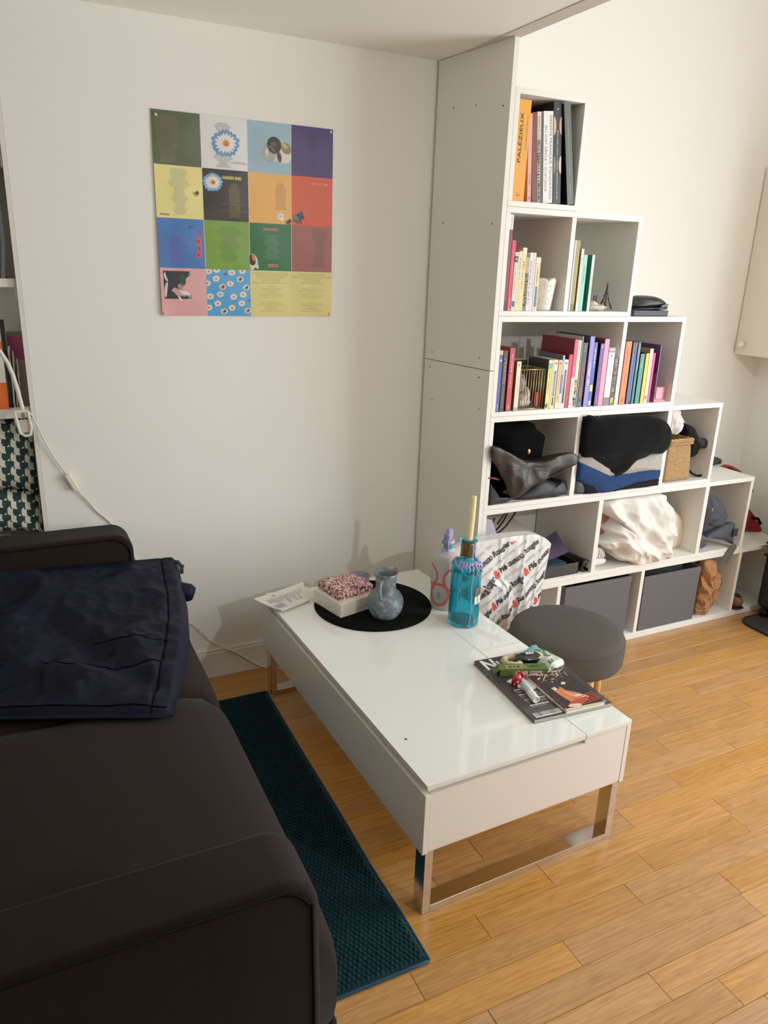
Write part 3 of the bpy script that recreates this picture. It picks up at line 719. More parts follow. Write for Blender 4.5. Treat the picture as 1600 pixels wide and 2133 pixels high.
# ------------------------------------------------------------------ small things on the shelves
# white lace-pattern pot
z = ZS(5)
pot = thing('lace_pot', 'white pierced lace-pattern tapered pot beside the paperbacks', 'pot', (.243, -.345, z + .001))
mb = MB(); n_ = 140
def rim(a): return .100 + .012 * abs(math.sin(a * 3.5)) ** .8 + .003 * abs(math.sin(a * 17.5))
vs = []; fs = []
for j in range(13):
    t = j / 12
    for i in range(n_):
        a = 2 * PI * i / n_
        zz = t * rim(a); r = .037 + .013 * t
        vs.append((r * math.cos(a), r * math.sin(a), zz))
for j in range(13):
    t = 1 - j / 12
    for i in range(n_):
        a = 2 * PI * i / n_
        vs.append(((.0352 + .013 * t) * math.cos(a), (.0352 + .013 * t) * math.sin(a), max(.002, t * rim(a))))
for j in range(25):
    for i in range(n_):
        k = (i+1) % n_; fs.append((j*n_+i, j*n_+k, (j+1)*n_+k, (j+1)*n_+i))
fs.append(tuple(reversed(range(n_)))); fs.append(tuple(25*n_ + i for i in range(n_)))
mb.add(vs, fs, 0, True)
# pierced openings as small dark lozenges in rosettes
for ra in range(7):
    a0 = 2 * PI * ra / 7 + .2
    for zc in (.032, .078):
        for q in range(8):
            qa = 2 * PI * q / 8; rr = .0085
            ac = a0 + rr * math.cos(qa) / .044; zq = zc + rr * math.sin(qa) * 1.2; r = .037 + .013 * zq / .11 + .0006
            pts = []
            for da, dz in ((-.0018, 0), (0, -.0026), (.0018, 0), (0, .0026)):
                aa = ac + da / r; pts.append((r * math.cos(aa), r * math.sin(aa), zq + dz))
            mb.poly(pts, 1)
        aa = a0 + PI / 7; r = .0375 + .013 * (zc + .02) / .11 + .0006
        for dz in (0, .012, .022):
            mb.poly([(r * math.cos(aa + d / r), r * math.sin(aa + d / r), zc + dz + e) for d, e in ((-.0016, 0), (0, -.0022), (.0016, 0), (0, .0022))], 1)
mb.build('pot_wall', [mat('white_enamel', (232, 228, 222), .4, var=.02), C((186, 178, 170), .8)], parent=pot)
# stone souvenir with black lettering and tower
sv = thing('paris_souvenir', 'cream stone souvenir with black lettering and a small tower in the second row', 'souvenir', (.492, -.352, z))
mb = MB()
mb.ell((0, 0, .012), (.056, .030, .013), 28, 10, fn=lambda p: Vector((p.x, p.y, max(0, p.z + .006 * noise.noise(Vector((p.x*60, p.y*60, 2)))))))
mb.ell((-.012, .004, .022), (.030, .022, .012), 24, 10, fn=lambda p: p + Vector((0, 0, .006 * noise.noise(p * 70))))
mb.ell((.028, .0, .014), (.024, .024, .010), 20, 8)
mb.build('stone_base', mat('cream_stone', (214, 206, 188), .8, var=.12, vscale=60, bump=.3, bscale=120), parent=sv)
mb = MB()
for i, ch in enumerate('PARIS'):
    mb.text(ch, lambda a, b, i=i: (-.030 + .011*i + a - (0.004 if i % 2 else 0), -.003, .058 - .006 * ((i % 2)) + b), .009, .011, 0, .03)
for zz in (.034, .042, .050): mb.tube([(-.012, -.003, zz), (.006, -.003, zz + .002)], .0016, 6)
for xx in (-.010, .003): mb.tube([(xx, -.003, .03), (xx + .001, -.003, .060)], .0016, 6)
mb.build('lettering', BLACK, parent=sv)
mb = MB()
def tw(zf): return .0165 * (1 - zf) ** 2.2 + .0011
for sx in (-1, 1):
    for sy in (-1, 1):
        mb.tube([(.050 + sx * tw(k/12), -.004 + sy * tw(k/12), .008 + .092 * k / 12) for k in range(13)], [.0032 * (1 - k/14) + .0006 for k in range(13)], 6)
for k in (3, 6, 8): mb.box(.050 - tw(k/12) - .002, .050 + tw(k/12) + .002, -.004 - tw(k/12) - .002, -.004 + tw(k/12) + .002, .008 + .092*k/12, .011 + .092*k/12)
mb.tube([(.050, -.004, .085), (.050, -.004, .108)], [.0018, .0004], 6)
mb.build('tower', C((44, 42, 30), .5), parent=sv)
mb = MB(); mb.ell((0, 0, .016), (.016, .016, .016), 20, 12); mb.lathe([(.012, 0), (.014, .003), (.010, .006)], 20, 1)
tag(mb.build('glass_ball', [mat('clear_glass_ball', (230, 232, 230), .05, trans=.9), C((200, 196, 190))], loc=(.447, -.32, z)), 'small clear glass ball ornament half hidden by the mint books', 'ornament')

# sunglasses case and dark box on the third-row step
z = ZH + P * 4
bx = MB(); bx.box(-.09, .09, -.055, .055, 0, .022)
b_ = tag(bx.build('flat_box', C((36, 44, 58), .5), loc=(.755, -.33, z), bevel=.002), 'flat dark blue box on the third step of the bookcase', 'box')
lidm = MB(); lidm.box(-.091, .091, -.056, .056, .0145, .0225); lidm.build('lid', C((42, 52, 68), .5), parent=b_, bevel=.002)
LEATHER = mat('black_leather', (20, 20, 23), .42, var=.15, vscale=40, bump=.15, bscale=300)
cs = thing('glasses_case', 'black open leather case resting on the flat dark blue box', 'case', (.76, -.33, z + .023))
cs_o = [(.672, 1.469), (.690, 1.500), (.715, 1.512), (.790, 1.512), (.842, 1.500), (.868, 1.484), (.862, 1.478), (.80, 1.468), (.72, 1.4635)]
soft('case_top', None, None, cs_o, -.33, .05, .05, LEATHER, parent=cs, amp=.003, freq=18, zmin=1.4605)
soft('case_bottom', None, None, [(.675, 1.4605), (.70, 1.470), (.80, 1.472), (.866, 1.474), (.872, 1.466), (.85, 1.4595), (.70, 1.4595)], -.335, .05, .05, LEATHER, parent=cs, zmin=1.4592)
mb = MB(); mb.tube([(.80, -.386, 1.470), (.83, -.384, 1.477), (.862, -.36, 1.480)], [.004, .007, .005], 8, flat=.5); mb.build('inner_lining', C((120, 124, 134), .5), parent=cs, world=True)

# wire basket with odds and ends
z = ZS(4)
wb = thing('wire_basket', 'gold wire basket of odds and ends among the third-row books', 'basket', (.200, -.345, z))
BRASS = mat('pale_gold_wire', (206, 186, 142), .3, 1.0, var=.05)
mb = MB(); x0, x1, y0, y1 = -.052, .054, -.052, .048; H = .150
for zz in (.004, H):
    mb.tube([(x0, y0, zz), (x1, y0, zz), (x1, y1, zz), (x0, y1, zz), (x0, y0, zz)], .0017, 6)
for i in range(10):
    xx = x0 + (x1 - x0) * i / 9
    mb.tube([(xx, y0, H), (xx, y0, .004), (xx, y1, .004), (xx, y1, H)], .0012, 6)
for i in range(1, 9):
    yy = y0 + (y1 - y0) * i / 9
    for xx in (x0, x1): mb.tube([(xx, yy, H), (xx, yy, .004)], .0012, 6)
mb.build('wire_cage', BRASS, parent=wb)
CR = mat('crumpled_white', (222, 218, 210), .7, var=.08, vscale=40)
soft('crumpled_bag', 'crumpled white paper bag lying at the bottom of the wire basket', 'paper bag', [(.165, 1.100), (.170, 1.135), (.195, 1.150), (.215, 1.172), (.222, 1.140), (.226, 1.105), (.20, 1.097)], -.345, .03, .03, CR, amp=.007, freq=45, ridge=True)
soft('crumpled_foil', 'crumpled grey and white foil at the top of the wire basket', 'foil', [(.160, 1.160), (.158, 1.20), (.175, 1.222), (.195, 1.215), (.200, 1.175), (.185, 1.152)], -.34, .028, .03, mat('grey_foil', (150, 148, 146), .35, var=.5, vscale=50), amp=.008, freq=60, ridge=True)
mb = MB(); mb.box(0, .016, 0, .012, 0, .055); tag(mb.build('lighter', C((206, 30, 36), .35), loc=(.232, -.385, z + .008), bevel=.003), 'red lighter standing in the right front corner of the wire basket', 'lighter')
mb = MB(); mb.tube([(.168, -.33, 1.235), (.20, -.335, 1.238), (.232, -.33, 1.222), (.24, -.325, 1.17), (.236, -.32, 1.12), (.215, -.318, 1.10)], .009, 8)
tag(mb.build('dark_pouch', C((58, 24, 24), .8), loc=(.2, -.33, 1.1), world=True), 'dark maroon pouch strap coiled in the wire basket', 'strap')
# little pink box
pb = thing('pink_box', 'small pink square box in the third row, right cube', 'box', (.866, -.350, z))
mb = MB(); mb.box(-.028, .028, -.03, .03, .0, .058); mb.build('box_body', C((226, 130, 148), .5), parent=pb, bevel=.0015)
mb = MB(); mb.box(-.022, .012, -.034, -.0295, .010, .056); mb.box(-.030, .030, -.036, .03, -.0, .006); mb.build('front_flap', C((244, 164, 178), .5), parent=pb, bevel=.001)
# ------------------------------------------------------------------ soft contents of the lower cubes
OUT = {
 'bag_body':(-0.340,[(0.073,1.033),(0.155,1.034),(0.262,1.030),(0.288,1.004),(0.328,0.977),(0.334,0.960),(0.324,0.887),(0.326,0.853),(0.211,0.809),(0.150,0.758),(0.081,0.737),(0.070,0.808),(0.071,0.918)]),
 'bag_flap':(-0.410,[(0.025,0.969),(0.061,0.963),(0.100,0.943),(0.183,0.904),(0.249,0.896),(0.284,0.900),(0.376,0.917),(0.414,0.915),(0.434,0.895),(0.430,0.870),(0.355,0.843),(0.291,0.820),(0.228,0.796),(0.157,0.759),(0.134,0.760),(0.108,0.799),(0.077,0.853),(0.052,0.893),(0.027,0.927)]),
 'bag_trim':(-0.400,[(0.028,0.834),(0.055,0.798),(0.086,0.762),(0.120,0.742),(0.161,0.756),(0.137,0.740),(0.118,0.737),(0.076,0.736),(0.032,0.738),(0.026,0.801)]),
 'pouch':(-0.380,[(0.186,0.742),(0.235,0.775),(0.298,0.809),(0.369,0.788),(0.410,0.793),(0.442,0.752),(0.390,0.731),(0.325,0.730),(0.257,0.730)]),
 'knit_black':(-0.412,[(0.450,1.054),(0.531,1.054),(0.744,1.050),(0.812,1.039),(0.874,1.019),(0.913,0.986),(0.925,0.950),(0.919,0.909),(0.892,0.883),(0.861,0.880),(0.826,0.884),(0.786,0.870),(0.734,0.860),(0.699,0.835),(0.672,0.810),(0.652,0.803),(0.629,0.810),(0.586,0.838),(0.540,0.866),(0.493,0.896),(0.451,0.909)]),
 'knit_grey':(-0.412,[(0.448,0.909),(0.536,0.889),(0.709,0.876),(0.892,0.881),(0.905,0.854),(0.905,0.818),(0.898,0.804),(0.811,0.805),(0.722,0.802),(0.635,0.803),(0.567,0.795),(0.536,0.808),(0.494,0.836),(0.461,0.862)]),
 'knit_blue':(-0.412,[(0.447,0.876),(0.502,0.838),(0.567,0.795),(0.634,0.806),(0.766,0.805),(0.898,0.806),(0.906,0.789),(0.901,0.768),(0.864,0.764),(0.774,0.759),(0.688,0.742),(0.625,0.727),(0.601,0.719),(0.569,0.729),(0.512,0.769),(0.448,0.809)]),
 'knit_navy':(-0.412,[(0.486,0.779),(0.533,0.771),(0.601,0.747),(0.729,0.763),(0.892,0.765),(0.904,0.750),(0.903,0.732),(0.834,0.733),(0.690,0.731),(0.597,0.718),(0.518,0.728),(0.494,0.751)]),
 'scarf':(-0.400,[(0.460,0.795),(0.495,0.785),(0.517,0.766),(0.523,0.734),(0.498,0.737),(0.461,0.747),(0.457,0.775)]),
 'sheet':(-0.380,[(0.637,0.680),(0.772,0.685),(0.964,0.680),(1.006,0.639),(1.046,0.585),(1.074,0.524),(1.082,0.461),(1.082,0.390),(1.038,0.356),(0.974,0.358),(0.907,0.352),(0.858,0.359),(0.820,0.388),(0.777,0.394),(0.740,0.418),(0.722,0.447),(0.673,0.469),(0.650,0.498),(0.681,0.505),(0.700,0.525),(0.677,0.554),(0.708,0.583),(0.716,0.593),(0.692,0.603),(0.660,0.632)]),
 'cush':(-0.280,[(1.079,0.586),(1.148,0.566),(1.210,0.515),(1.242,0.447),(1.240,0.373),(1.180,0.336),(1.119,0.381),(1.069,0.508)]),
 'terra':(-0.330,[(0.687,0.628),(0.751,0.599),(0.776,0.559),(0.766,0.507),(0.750,0.494),(0.712,0.503),(0.684,0.518)]),
 'stripe':(-0.390,[(0.619,0.472),(0.660,0.467),(0.684,0.441),(0.685,0.420),(0.626,0.425)]),
 'folded':(-0.390,[(0.618,0.421),(0.689,0.414),(0.690,0.393),(0.618,0.392)]),
 'backpack':(-0.360,[(1.277,0.646),(1.324,0.631),(1.384,0.597),(1.417,0.555),(1.439,0.524),(1.431,0.497),(1.416,0.465),(1.401,0.433),(1.351,0.422),(1.283,0.448),(1.272,0.510)]),
 'bp_flap':(-0.400,[(1.279,0.445),(1.345,0.476),(1.400,0.494),(1.450,0.491),(1.462,0.427),(1.457,0.388),(1.405,0.412),(1.311,0.435)]),
 'bp_tab':(-0.400,[(1.229,0.446),(1.278,0.417),(1.279,0.398),(1.233,0.395)]),
 'paperbag':(-0.380,[(1.302,0.316),(1.362,0.313),(1.391,0.286),(1.443,0.211),(1.453,0.171),(1.441,0.107),(1.419,0.068),(1.375,0.028),(1.312,0.039),(1.299,0.066),(1.305,0.171),(1.300,0.259)]),
 'cloth':(-0.360,[(0.977,1.044),(1.027,1.043),(1.038,1.025),(1.060,0.998),(1.054,0.986),(1.060,0.971),(1.045,0.937),(1.010,0.938),(0.979,0.956),(0.976,0.991)]),
 'hat':(-0.330,[(1.086,0.970),(1.101,0.975),(1.140,0.961),(1.170,0.932),(1.188,0.907),(1.201,0.867),(1.200,0.851),(1.190,0.825),(1.163,0.818),(1.137,0.826),(1.111,0.888),(1.092,0.940)]),
 'hat_end':(-0.360,[(1.142,0.913),(1.183,0.911),(1.217,0.904),(1.231,0.886),(1.229,0.868),(1.206,0.861),(1.166,0.876)]),
 'blackthing':(-0.180,[(1.477,0.764),(1.500,0.760),(1.535,0.749),(1.546,0.738),(1.546,0.722),(1.506,0.718),(1.477,0.724)]),
 'shoe':(-0.360,[(1.569,0.065),(1.596,0.085),(1.627,0.054),(1.636,0.022),(1.614,0.010),(1.582,0.013)]),
 'cushA':(0.060,[(-1.619,1.080),(-1.550,1.070),(-1.494,1.045),(-1.479,0.970),(-1.476,0.851),(-1.492,0.793),(-1.533,0.805),(-1.591,0.825),(-1.646,0.850)]),
 'cushB':(0.050,[(-1.647,0.837),(-1.562,0.820),(-1.505,0.788),(-1.487,0.716),(-1.484,0.659),(-1.562,0.676),(-1.663,0.702)]),
 'red':(0,[(1.600,.640),(1.622,.693),(1.652,.697),(1.694,.670),(1.728,.614),(1.736,.570),(1.725,.515),(1.715,.475),(1.745,.448),(1.768,.445),(1.778,.419),(1.800,.385),(1.797,.366),(1.746,.362),(1.676,.363),(1.628,.471)])
}

def SO(key, name, label, cat, mats, front, back, **k):
    y, o = OUT[key]
    return soft(name, label, cat, o, k.pop('y', y), front, back, mats, **k)
_pl = pillow
def pillow(mb, outline, ymid, front, back, xmax=None, xmin=None, zmax=None, **k):
    """as above, but the sideways limits only hold behind the bookcase front"""
    t = MB(); _pl(t, outline, ymid, front, back, **k)
    vs = []
    for p in t.v:
        p = list(p)
        if p[1] > F - .0085:
            if xmax is not None: p[0] = min(p[0], xmax - .001)
            if xmin is not None: p[0] = max(p[0], xmin + .001)
            if zmax is not None: p[2] = min(p[2], zmax - .001)
        vs.append(p)
    mb.add(vs, t.f, 0, True)
BROWNL = mat('dark_brown_leather', (44, 33, 30), .40, var=.25, vscale=14, bump=.35, bscale=220)
BLACKL = mat('black_soft_leather', (6, 6, 6), .95, spec=.06, var=.2, vscale=14, bump=.2, bscale=200)
z4 = ZS(3)
b = thing('leather_bag', 'slouched dark brown leather bag with a gold clasp in the fourth-row left cube', 'bag', (.20, -.34, z4))
soft('bag_body', None, None, OUT['bag_body'][1], -.33, .05, .20, BLACKL, parent=b, amp=.012, freq=9, zmin=z4 + .001, zmax=1.054, xmin=.040, xmax=.425)
soft('bag_flap', None, None, OUT['bag_flap'][1], -.421, .02, .06, BROWNL, parent=b, amp=.018, freq=7, zmin=z4 + .001, ridge=True, xmin=.040, xmax=.425, rings=14, n=120)
soft('bag_base', None, None, OUT['bag_trim'][1], -.40, .015, .10, mat('dark_green_grey', (34, 40, 42), .6, var=.2), parent=b, amp=.004, freq=20, zmin=z4 + .001, xmin=.040)
mb = MB(); mb.tube([(.028, -.404, .845), (.055, -.408, .842), (.080, -.406, .834)], .004, 8); mb.build('red_piping', C((140, 52, 62), .6), parent=b, world=True)
mb = MB(); mb.ell((.2115, -.401, .932), (.007, .004, .011), 14, 8); mb.build('clasp', mat('gold_clasp', (226, 176, 120), .25, 1.0), parent=b, world=True)
SO('pouch', 'pouch', 'flat dark navy pouch lying under the slouched leather bag', 'pouch', mat('navy_pouch', (20, 22, 32), .6, var=.3, vscale=20), .03, .12, zmin=z4, xmin=.038, xmax=.425, amp=.005, freq=14)
# folded knitwear
def knit(name, c, bs=900, bump=.5, stretch=(1, 1, .35)): return mat(name, c, .95, var=.25, vscale=90, bump=bump, bscale=bs, sheen=.05, spec=.1, stretch=stretch)
def ribbed(name, c, scale, rot):
    m = mat(name, c, .95, var=.2, vscale=60, sheen=.03, spec=.1)
    nt = m.node_tree; N = nt.nodes; L = nt.links
    tc = N.new('ShaderNodeTexCoord'); mp = N.new('ShaderNodeMapping'); mp.inputs['Rotation'].default_value = (0, rot, 0)
    wv = N.new('ShaderNodeTexWave'); wv.inputs['Scale'].default_value = scale; wv.inputs['Distortion'].default_value = 1.2; wv.bands_direction = 'Z'
    bp = N.new('ShaderNodeBump'); bp.inputs['Strength'].default_value = .55; bp.inputs['Distance'].default_value = .004
    L.new(tc.outputs['Object'], mp.inputs['Vector']); L.new(mp.outputs['Vector'], wv.inputs['Vector']); L.new(wv.outputs['Fac'], bp.inputs['Height']); L.new(bp.outputs['Normal'], N['Principled BSDF'].inputs['Normal'])
    return m
kw = dict(zmin=z4 + .001, xmin=.453, xmax=.905)
SO('knit_navy', 'folded_jumper', 'very dark navy jumper folded at the bottom of the knitwear pile', 'jumper', knit('navy_knit', (22, 24, 34)), .012, .26, amp=.004, freq=20, **kw)
SO('knit_blue', 'folded_jumper', 'blue cable-knit jumper folded under the grey one', 'jumper', ribbed('blue_knit', (44, 70, 116), 42, 1.35), .020, .26, amp=.006, freq=22, **kw)
SO('knit_grey', 'folded_jumper', 'light grey wool jumper folded between black and blue jumpers', 'jumper', knit('grey_knit', (176, 172, 166), 400), .018, .26, amp=.010, freq=16, **kw)
SO('knit_black', 'folded_jumper', 'bulky black ribbed jumper on top of the knitwear pile', 'jumper', ribbed('black_knit', (6, 6, 9), 58, .5), .042, .26, y=-.421, amp=.006, freq=9, rings=12, n=90, zmin=z4 + .001, zmax=1.054, xmin=.453, xmax=.905)
SO('scarf', 'scarf', 'grey and black patterned scarf end at the left foot of the knitwear pile', 'scarf', mat('grey_black_pattern', (92, 92, 94), .95, var=.9, vscale=45), .015, .12, zmin=z4 + .001, xmin=.453, xmax=.905)
# woven basket with a white cloth
wbk = thing('woven_basket', 'square straw basket holding a white cloth in the fourth row', 'basket', (1.02, -.315, z4))
def straw():
    m = mat('straw_weave', (206, 168, 116), .8, var=.35, vscale=60, stretch=(1, 1, 2.5))
    nt = m.node_tree; N = nt.nodes; L = nt.links
    tc = N.new('ShaderNodeTexCoord'); sx = N.new('ShaderNodeMapping'); sx.inputs['Scale'].default_value = (90, 90, 110); L.new(tc.outputs['Object'], sx.inputs['Vector'])
    ck = N.new('ShaderNodeTexWave'); ck.inputs['Scale'].default_value = .5; ck.bands_direction = 'Z'; ck.inputs['Distortion'].default_value = 3; ck.inputs['Detail Scale'].default_value = 1.5; L.new(sx.outputs['Vector'], ck.inputs['Vector'])
    bp = N.new('ShaderNodeBump'); bp.inputs['Strength'].default_value = .9; bp.inputs['Distance'].default_value = .006
    L.new(ck.outputs['Fac'], bp.inputs['Height']); L.new(bp.outputs['Normal'], N['Principled BSDF'].inputs['Normal'])
    return m
STRAW = straw()
def sqring(h, z, y0, y1, n=12):
    pts = []
    x0, x1 = -h, h
    for a, b_, c, d in ((x0, y0, x1, y0), (x1, y0, x1, y1), (x1, y1, x0, y1), (x0, y1, x0, y0)):
        for k in range(n):
            t = k / n; pts.append((a + (c-a)*t, b_ + (d-b_)*t, z + .0015 * math.sin(k * 2.6)))
    return pts
mb = MB(); H = .185; prof = [(.072, .062, 0), (.073, .063, .02), (.071, .061, .06), (.067, .058, .12), (.063, .055, .155), (.064, .056, .185), (.060, .052, .185), (.060, .052, .02)]
rings_ = [sqring(a, zz, -bb, bb) for a, bb, zz in prof]; nn = len(rings_[0])
vs = [p for r_ in rings_ for p in r_]
mb.add(vs, [(j*nn+i, j*nn+(i+1) % nn, (j+1)*nn+(i+1) % nn, (j+1)*nn+i) for j in range(len(prof)-1) for i in range(nn)] + [tuple(reversed(range(nn)))], 0, True)
mb.build('basket_wall', STRAW, parent=wbk)
mb = MB(); mb.tube(sqring(.066, .165, -.058, .058) + [sqring(.066, .165, -.058, .058)[0]], .008, 8); mb.tube(sqring(.067, .178, -.059, .059) + [sqring(.067, .178, -.059, .059)[0]], .0075, 8)
mb.build('basket_rim', STRAW, parent=wbk)
wbk.location = (1.033, -.325, z4 + .003)
SO('cloth', 'cloth', 'white cotton cloth stuffed in the square straw basket', 'cloth', mat('white_cotton', (226, 220, 216), .9, var=.05, bump=.2, bscale=300), .03, .04, y=-.345, amp=.014, freq=16, ridge=True, rings=12, n=90, xmin=.930)
ht = thing('black_bag', 'black fabric belt bag with dangling strap squeezed beside the straw basket', 'bag', (1.15, -.30, z4))
BF = mat('black_fabric', (14, 14, 17), .9, spec=.2, var=.3, vscale=25, bump=.2, bscale=300)
soft('bag_body', None, None, OUT['hat'][1], -.33, .03, .08, BF, parent=ht, amp=.008, freq=16, zmin=z4)
soft('strap_pad', None, None, OUT['hat_end'][1], -.355, .022, .03, mat('dark_brown_fabric', (34, 29, 30), .85, var=.2), parent=ht)
mb = MB(); mb.tube([(1.15, -.30, .86), (1.105, -.34, .825), (1.104, -.37, .790), (1.120, -.372, .772), (1.146, -.371, .754), (1.175, -.371, .742), (1.20, -.37, .7405), (1.225, -.37, .7405)], .0055, 8); mb.build('strap', BF, parent=ht, world=True)

z5 = ZS(2)
# fifth row, left: boxes, cables, prints
mb = MB(); mb.box(-.155, .155, -.12, .12, 0, .045); mb.box(-.13, .13, -.1201, -.119, .01, .035, 1)
o = tag(mb.build('router', [mat('offwhite_plastic', (206, 200, 190), .5), C((186, 180, 170))], loc=(.225, -.155, z5 + .128), rotz=-.2, bevel=.01, seg=3), 'off-white flat modem box on top of dark boxes in the fifth-row left cube', 'modem')
mb = MB(); mb.box(-.14, .14, -.13, .13, 0, .127); tag(mb.build('storage_box', C((52, 48, 48), .7), loc=(.215, -.16, z5 + .0006), bevel=.003), 'dark storage box under the off-white modem', 'box')
mb = MB()
for ph, dx in ((0, 0), (.9, .04)):
    mb.tube([(.165 + dx + .05 * math.sin(a + ph), -.30 + .015 * a / 3, z5 + .235 + .045 * math.sin(a * 1.3 + ph) + .02 * dx) for a in [k * .3 for k in range(16)]], .004, 8)
tag(mb.build('power_cable', BLACK, loc=(.18, -.18, z5 + .15), world=True), 'black power cable looped over the off-white modem', 'cable')
mb = MB(); mb.grid(lambda u, v: Vector((.040 + .095 * u, -.345 + .05 * v - .012 * u, z5 + .175 + .115 * v * (1 - .45 * u) + .02 * u)), 6, 6)
tag(mb.build('paper_sheet', mat('lilac_paper', (186, 180, 198), .8), loc=(.08, -.33, z5 + .128), world=True), 'lilac-grey sheet of paper standing at the left wall of the fifth row', 'paper')
tr = thing('document_tray', 'dark grey open box of prints at the front of the fifth row', 'tray', (.42, -.31, z5 + .002))
mb = MB(); mb.box(-.14, .115, -.085, .10, 0, .004); mb.box(-.14, .115, -.085, -.079, 0, .05); mb.box(.109, .115, -.085, .10, 0, .05); mb.box(-.14, -.134, -.085, .10, 0, .05); mb.box(-.14, .115, .094, .10, 0, .05)
mb.build('tray_body', C((44, 42, 43), .55), parent=tr, bevel=.001)
mb = MB(); mb.box(-.10, .09, -.07, .08, 0, .036); tag(mb.build('notebook', C((34, 66, 82), .6), loc=(.405, -.292, z5 + .007), rotz=.04, bevel=.002), 'dark teal notebook lying in the dark grey open box', 'notebook')
mb = MB(); mb.grid(lambda u, v: Vector((-.10 + .2 * u, -.07 + .14 * v, .005 + .055 * (u - .1) ** 2 * 1.0 + .045 * u * v)), 10, 8)
pm = mat('violet_print', (104, 92, 128), .35, var=.8, vscale=16)
tag(mb.build('photo_print', pm, loc=(.40, -.29, z5 + .052), rotz=-.25), 'curled violet and pink photo print lying over the dark grey open box', 'print')
mb = MB(); mb.box(-.15, .12, -.09, -.02, 0, .0015); tag(mb.build('paper_sheet', PAPER, loc=(.41, -.312, z5 + .0002), rotz=.0), 'white sheet peeking out under the dark grey open box', 'paper')
tu = thing('poster_tube', 'short black open tube pointing out beside the dark grey box', 'tube', (.565, -.28, z5))
mb = MB(); T_ = Matrix.Translation((0, 0, .0275)) @ Matrix.Rotation(.12, 4, 'Z') @ Matrix.Rotation(PI/2, 4, 'X')
mb.lathe([(.021, .115), (.0255, .115), (.0262, .110), (.0262, -.20), (.0, -.20)], 28, 0, T_, cap=False); mb.lathe([(.021, .115), (.021, -.19), (0, -.19)], 28, 0, T_, cap=False)
mb.build('tube_wall', mat('black_gloss', (16, 16, 17), .25), parent=tu)
mb = MB(); mb.lathe([(.0262, .1135), (.0268, .1125), (.0268, .108), (.0262, .107)], 28, 0, T_, cap=False); mb.build('rim_ring', C((70, 70, 70), .3), parent=tu)
# fifth row, middle: bedding
WHC = mat('white_bedding', (226, 223, 216), .9, var=.03, bump=.15, bscale=250)
kw = dict(zmin=z5, xmin=.613, xmax=1.208)
SO('cush', 'cushion', 'cream cushion tucked behind the white bedding bundle', 'cushion', mat('cream_cloth', (222, 208, 186), .9, bump=.1), .05, .12, amp=.006, freq=8, **kw)
SO('terra', 'folded_cloth', 'terracotta pink folded cloth left behind the white bedding bundle', 'cloth', mat('terracotta_cloth', (176, 112, 96), .9), .02, .14, amp=.006, freq=14, **kw)
SO('folded', 'folded_cloth', 'white folded cloth under the black-striped one', 'cloth', mat('white_towel', (228, 224, 220), .95, bump=.3), .012, .16, y=-.375, **kw)
def stripes():
    m = bpy.data.materials.new('striped_cloth'); m.use_nodes = True; nt = m.node_tree; N = nt.nodes; L = nt.links
    tc = N.new('ShaderNodeTexCoord'); wv = N.new('ShaderNodeTexWave'); wv.inputs['Scale'].default_value = 26; wv.bands_direction = 'X'; wv.inputs['Distortion'].default_value = .6
    cr = N.new('ShaderNodeValToRGB'); cr.color_ramp.elements[0].position = .22; cr.color_ramp.elements[1].position = .3; cr.color_ramp.elements[0].color = lin((40, 38, 42)); cr.color_ramp.elements[1].color = lin((226, 222, 216))
    L.new(tc.outputs['Object'], wv.inputs['Vector']); L.new(wv.outputs['Fac'], cr.inputs['Fac']); L.new(cr.outputs['Color'], N['Principled BSDF'].inputs['Base Color']); N['Principled BSDF'].inputs['Roughness'].default_value = .95
    return m
SO('stripe', 'folded_cloth', 'white folded cloth with black stripes at the left of the bedding bundle', 'cloth', stripes(), .014, .16, y=-.375, **kw)
SO('sheet', 'bedding_bundle', 'big crumpled bundle of white bedding filling the fifth-row middle cube', 'bedding', WHC, .062, .18, amp=.032, freq=10, ridge=True, drape=True, rings=30, n=260, zmax=.694, zmin=z5 + .001, xmin=.613, xmax=1.208)
# fifth row, right: rucksack
rk = thing('rucksack', 'slate grey rucksack with its webbing strap hanging over the shelf edge', 'rucksack', (1.36, -.32, z5))
GN = mat('slate_nylon', (68, 71, 80), .75, var=.15, vscale=20, bump=.15, bscale=400)
soft('bag_body', None, None, OUT['backpack'][1], -.34, .045, .16, GN, parent=rk, amp=.014, freq=10, ridge=True, zmin=z5, xmin=1.234, xmax=1.498, rings=14, n=120)
soft('hip_belt', None, None, OUT['bp_flap'][1], -.395, .018, .05, GN, parent=rk, amp=.004, freq=20, zmin=z5, xmin=1.234, xmax=1.498)
soft('side_tab', None, None, OUT['bp_tab'][1], -.395, .012, .04, GN, parent=rk, zmin=z5, xmin=1.234)
mb = MB(); y_ = -.4145
mb.add([(1.439, y_ - .004, .402), (1.472, y_ - .004, .378), (1.425, y_, .291), (1.380, y_, .312), (1.440, -.395, .415), (1.475, -.395, .392)], [(0, 3, 2, 1), (4, 0, 1, 5)])
w_ = mb.build('webbing_strap', mat('grey_green_webbing', (92, 94, 86), .9, bump=.4, bscale=800), parent=rk, world=True)
sm = w_.modifiers.new('thick', 'SOLIDIFY'); sm.thickness = .0022
mb = MB(); mb.box(1.425, 1.452, -.423, -.417, .436, .474); mb.build('buckle', C((52, 54, 58), .4), parent=rk, world=True, bevel=.003)
mb = MB(); mb.ell((1.29, -.392, .575), (.005, .003, .009), 10, 6); mb.build('zip_pull', C((150, 124, 70), .4), parent=rk, world=True)
mb = MB(); mb.tube([(1.30, -.37, .5), (1.35, -.385, .485), (1.40, -.375, .51)], .0035, 6); mb.build('zip', C((44, 46, 52), .6), parent=rk, world=True)

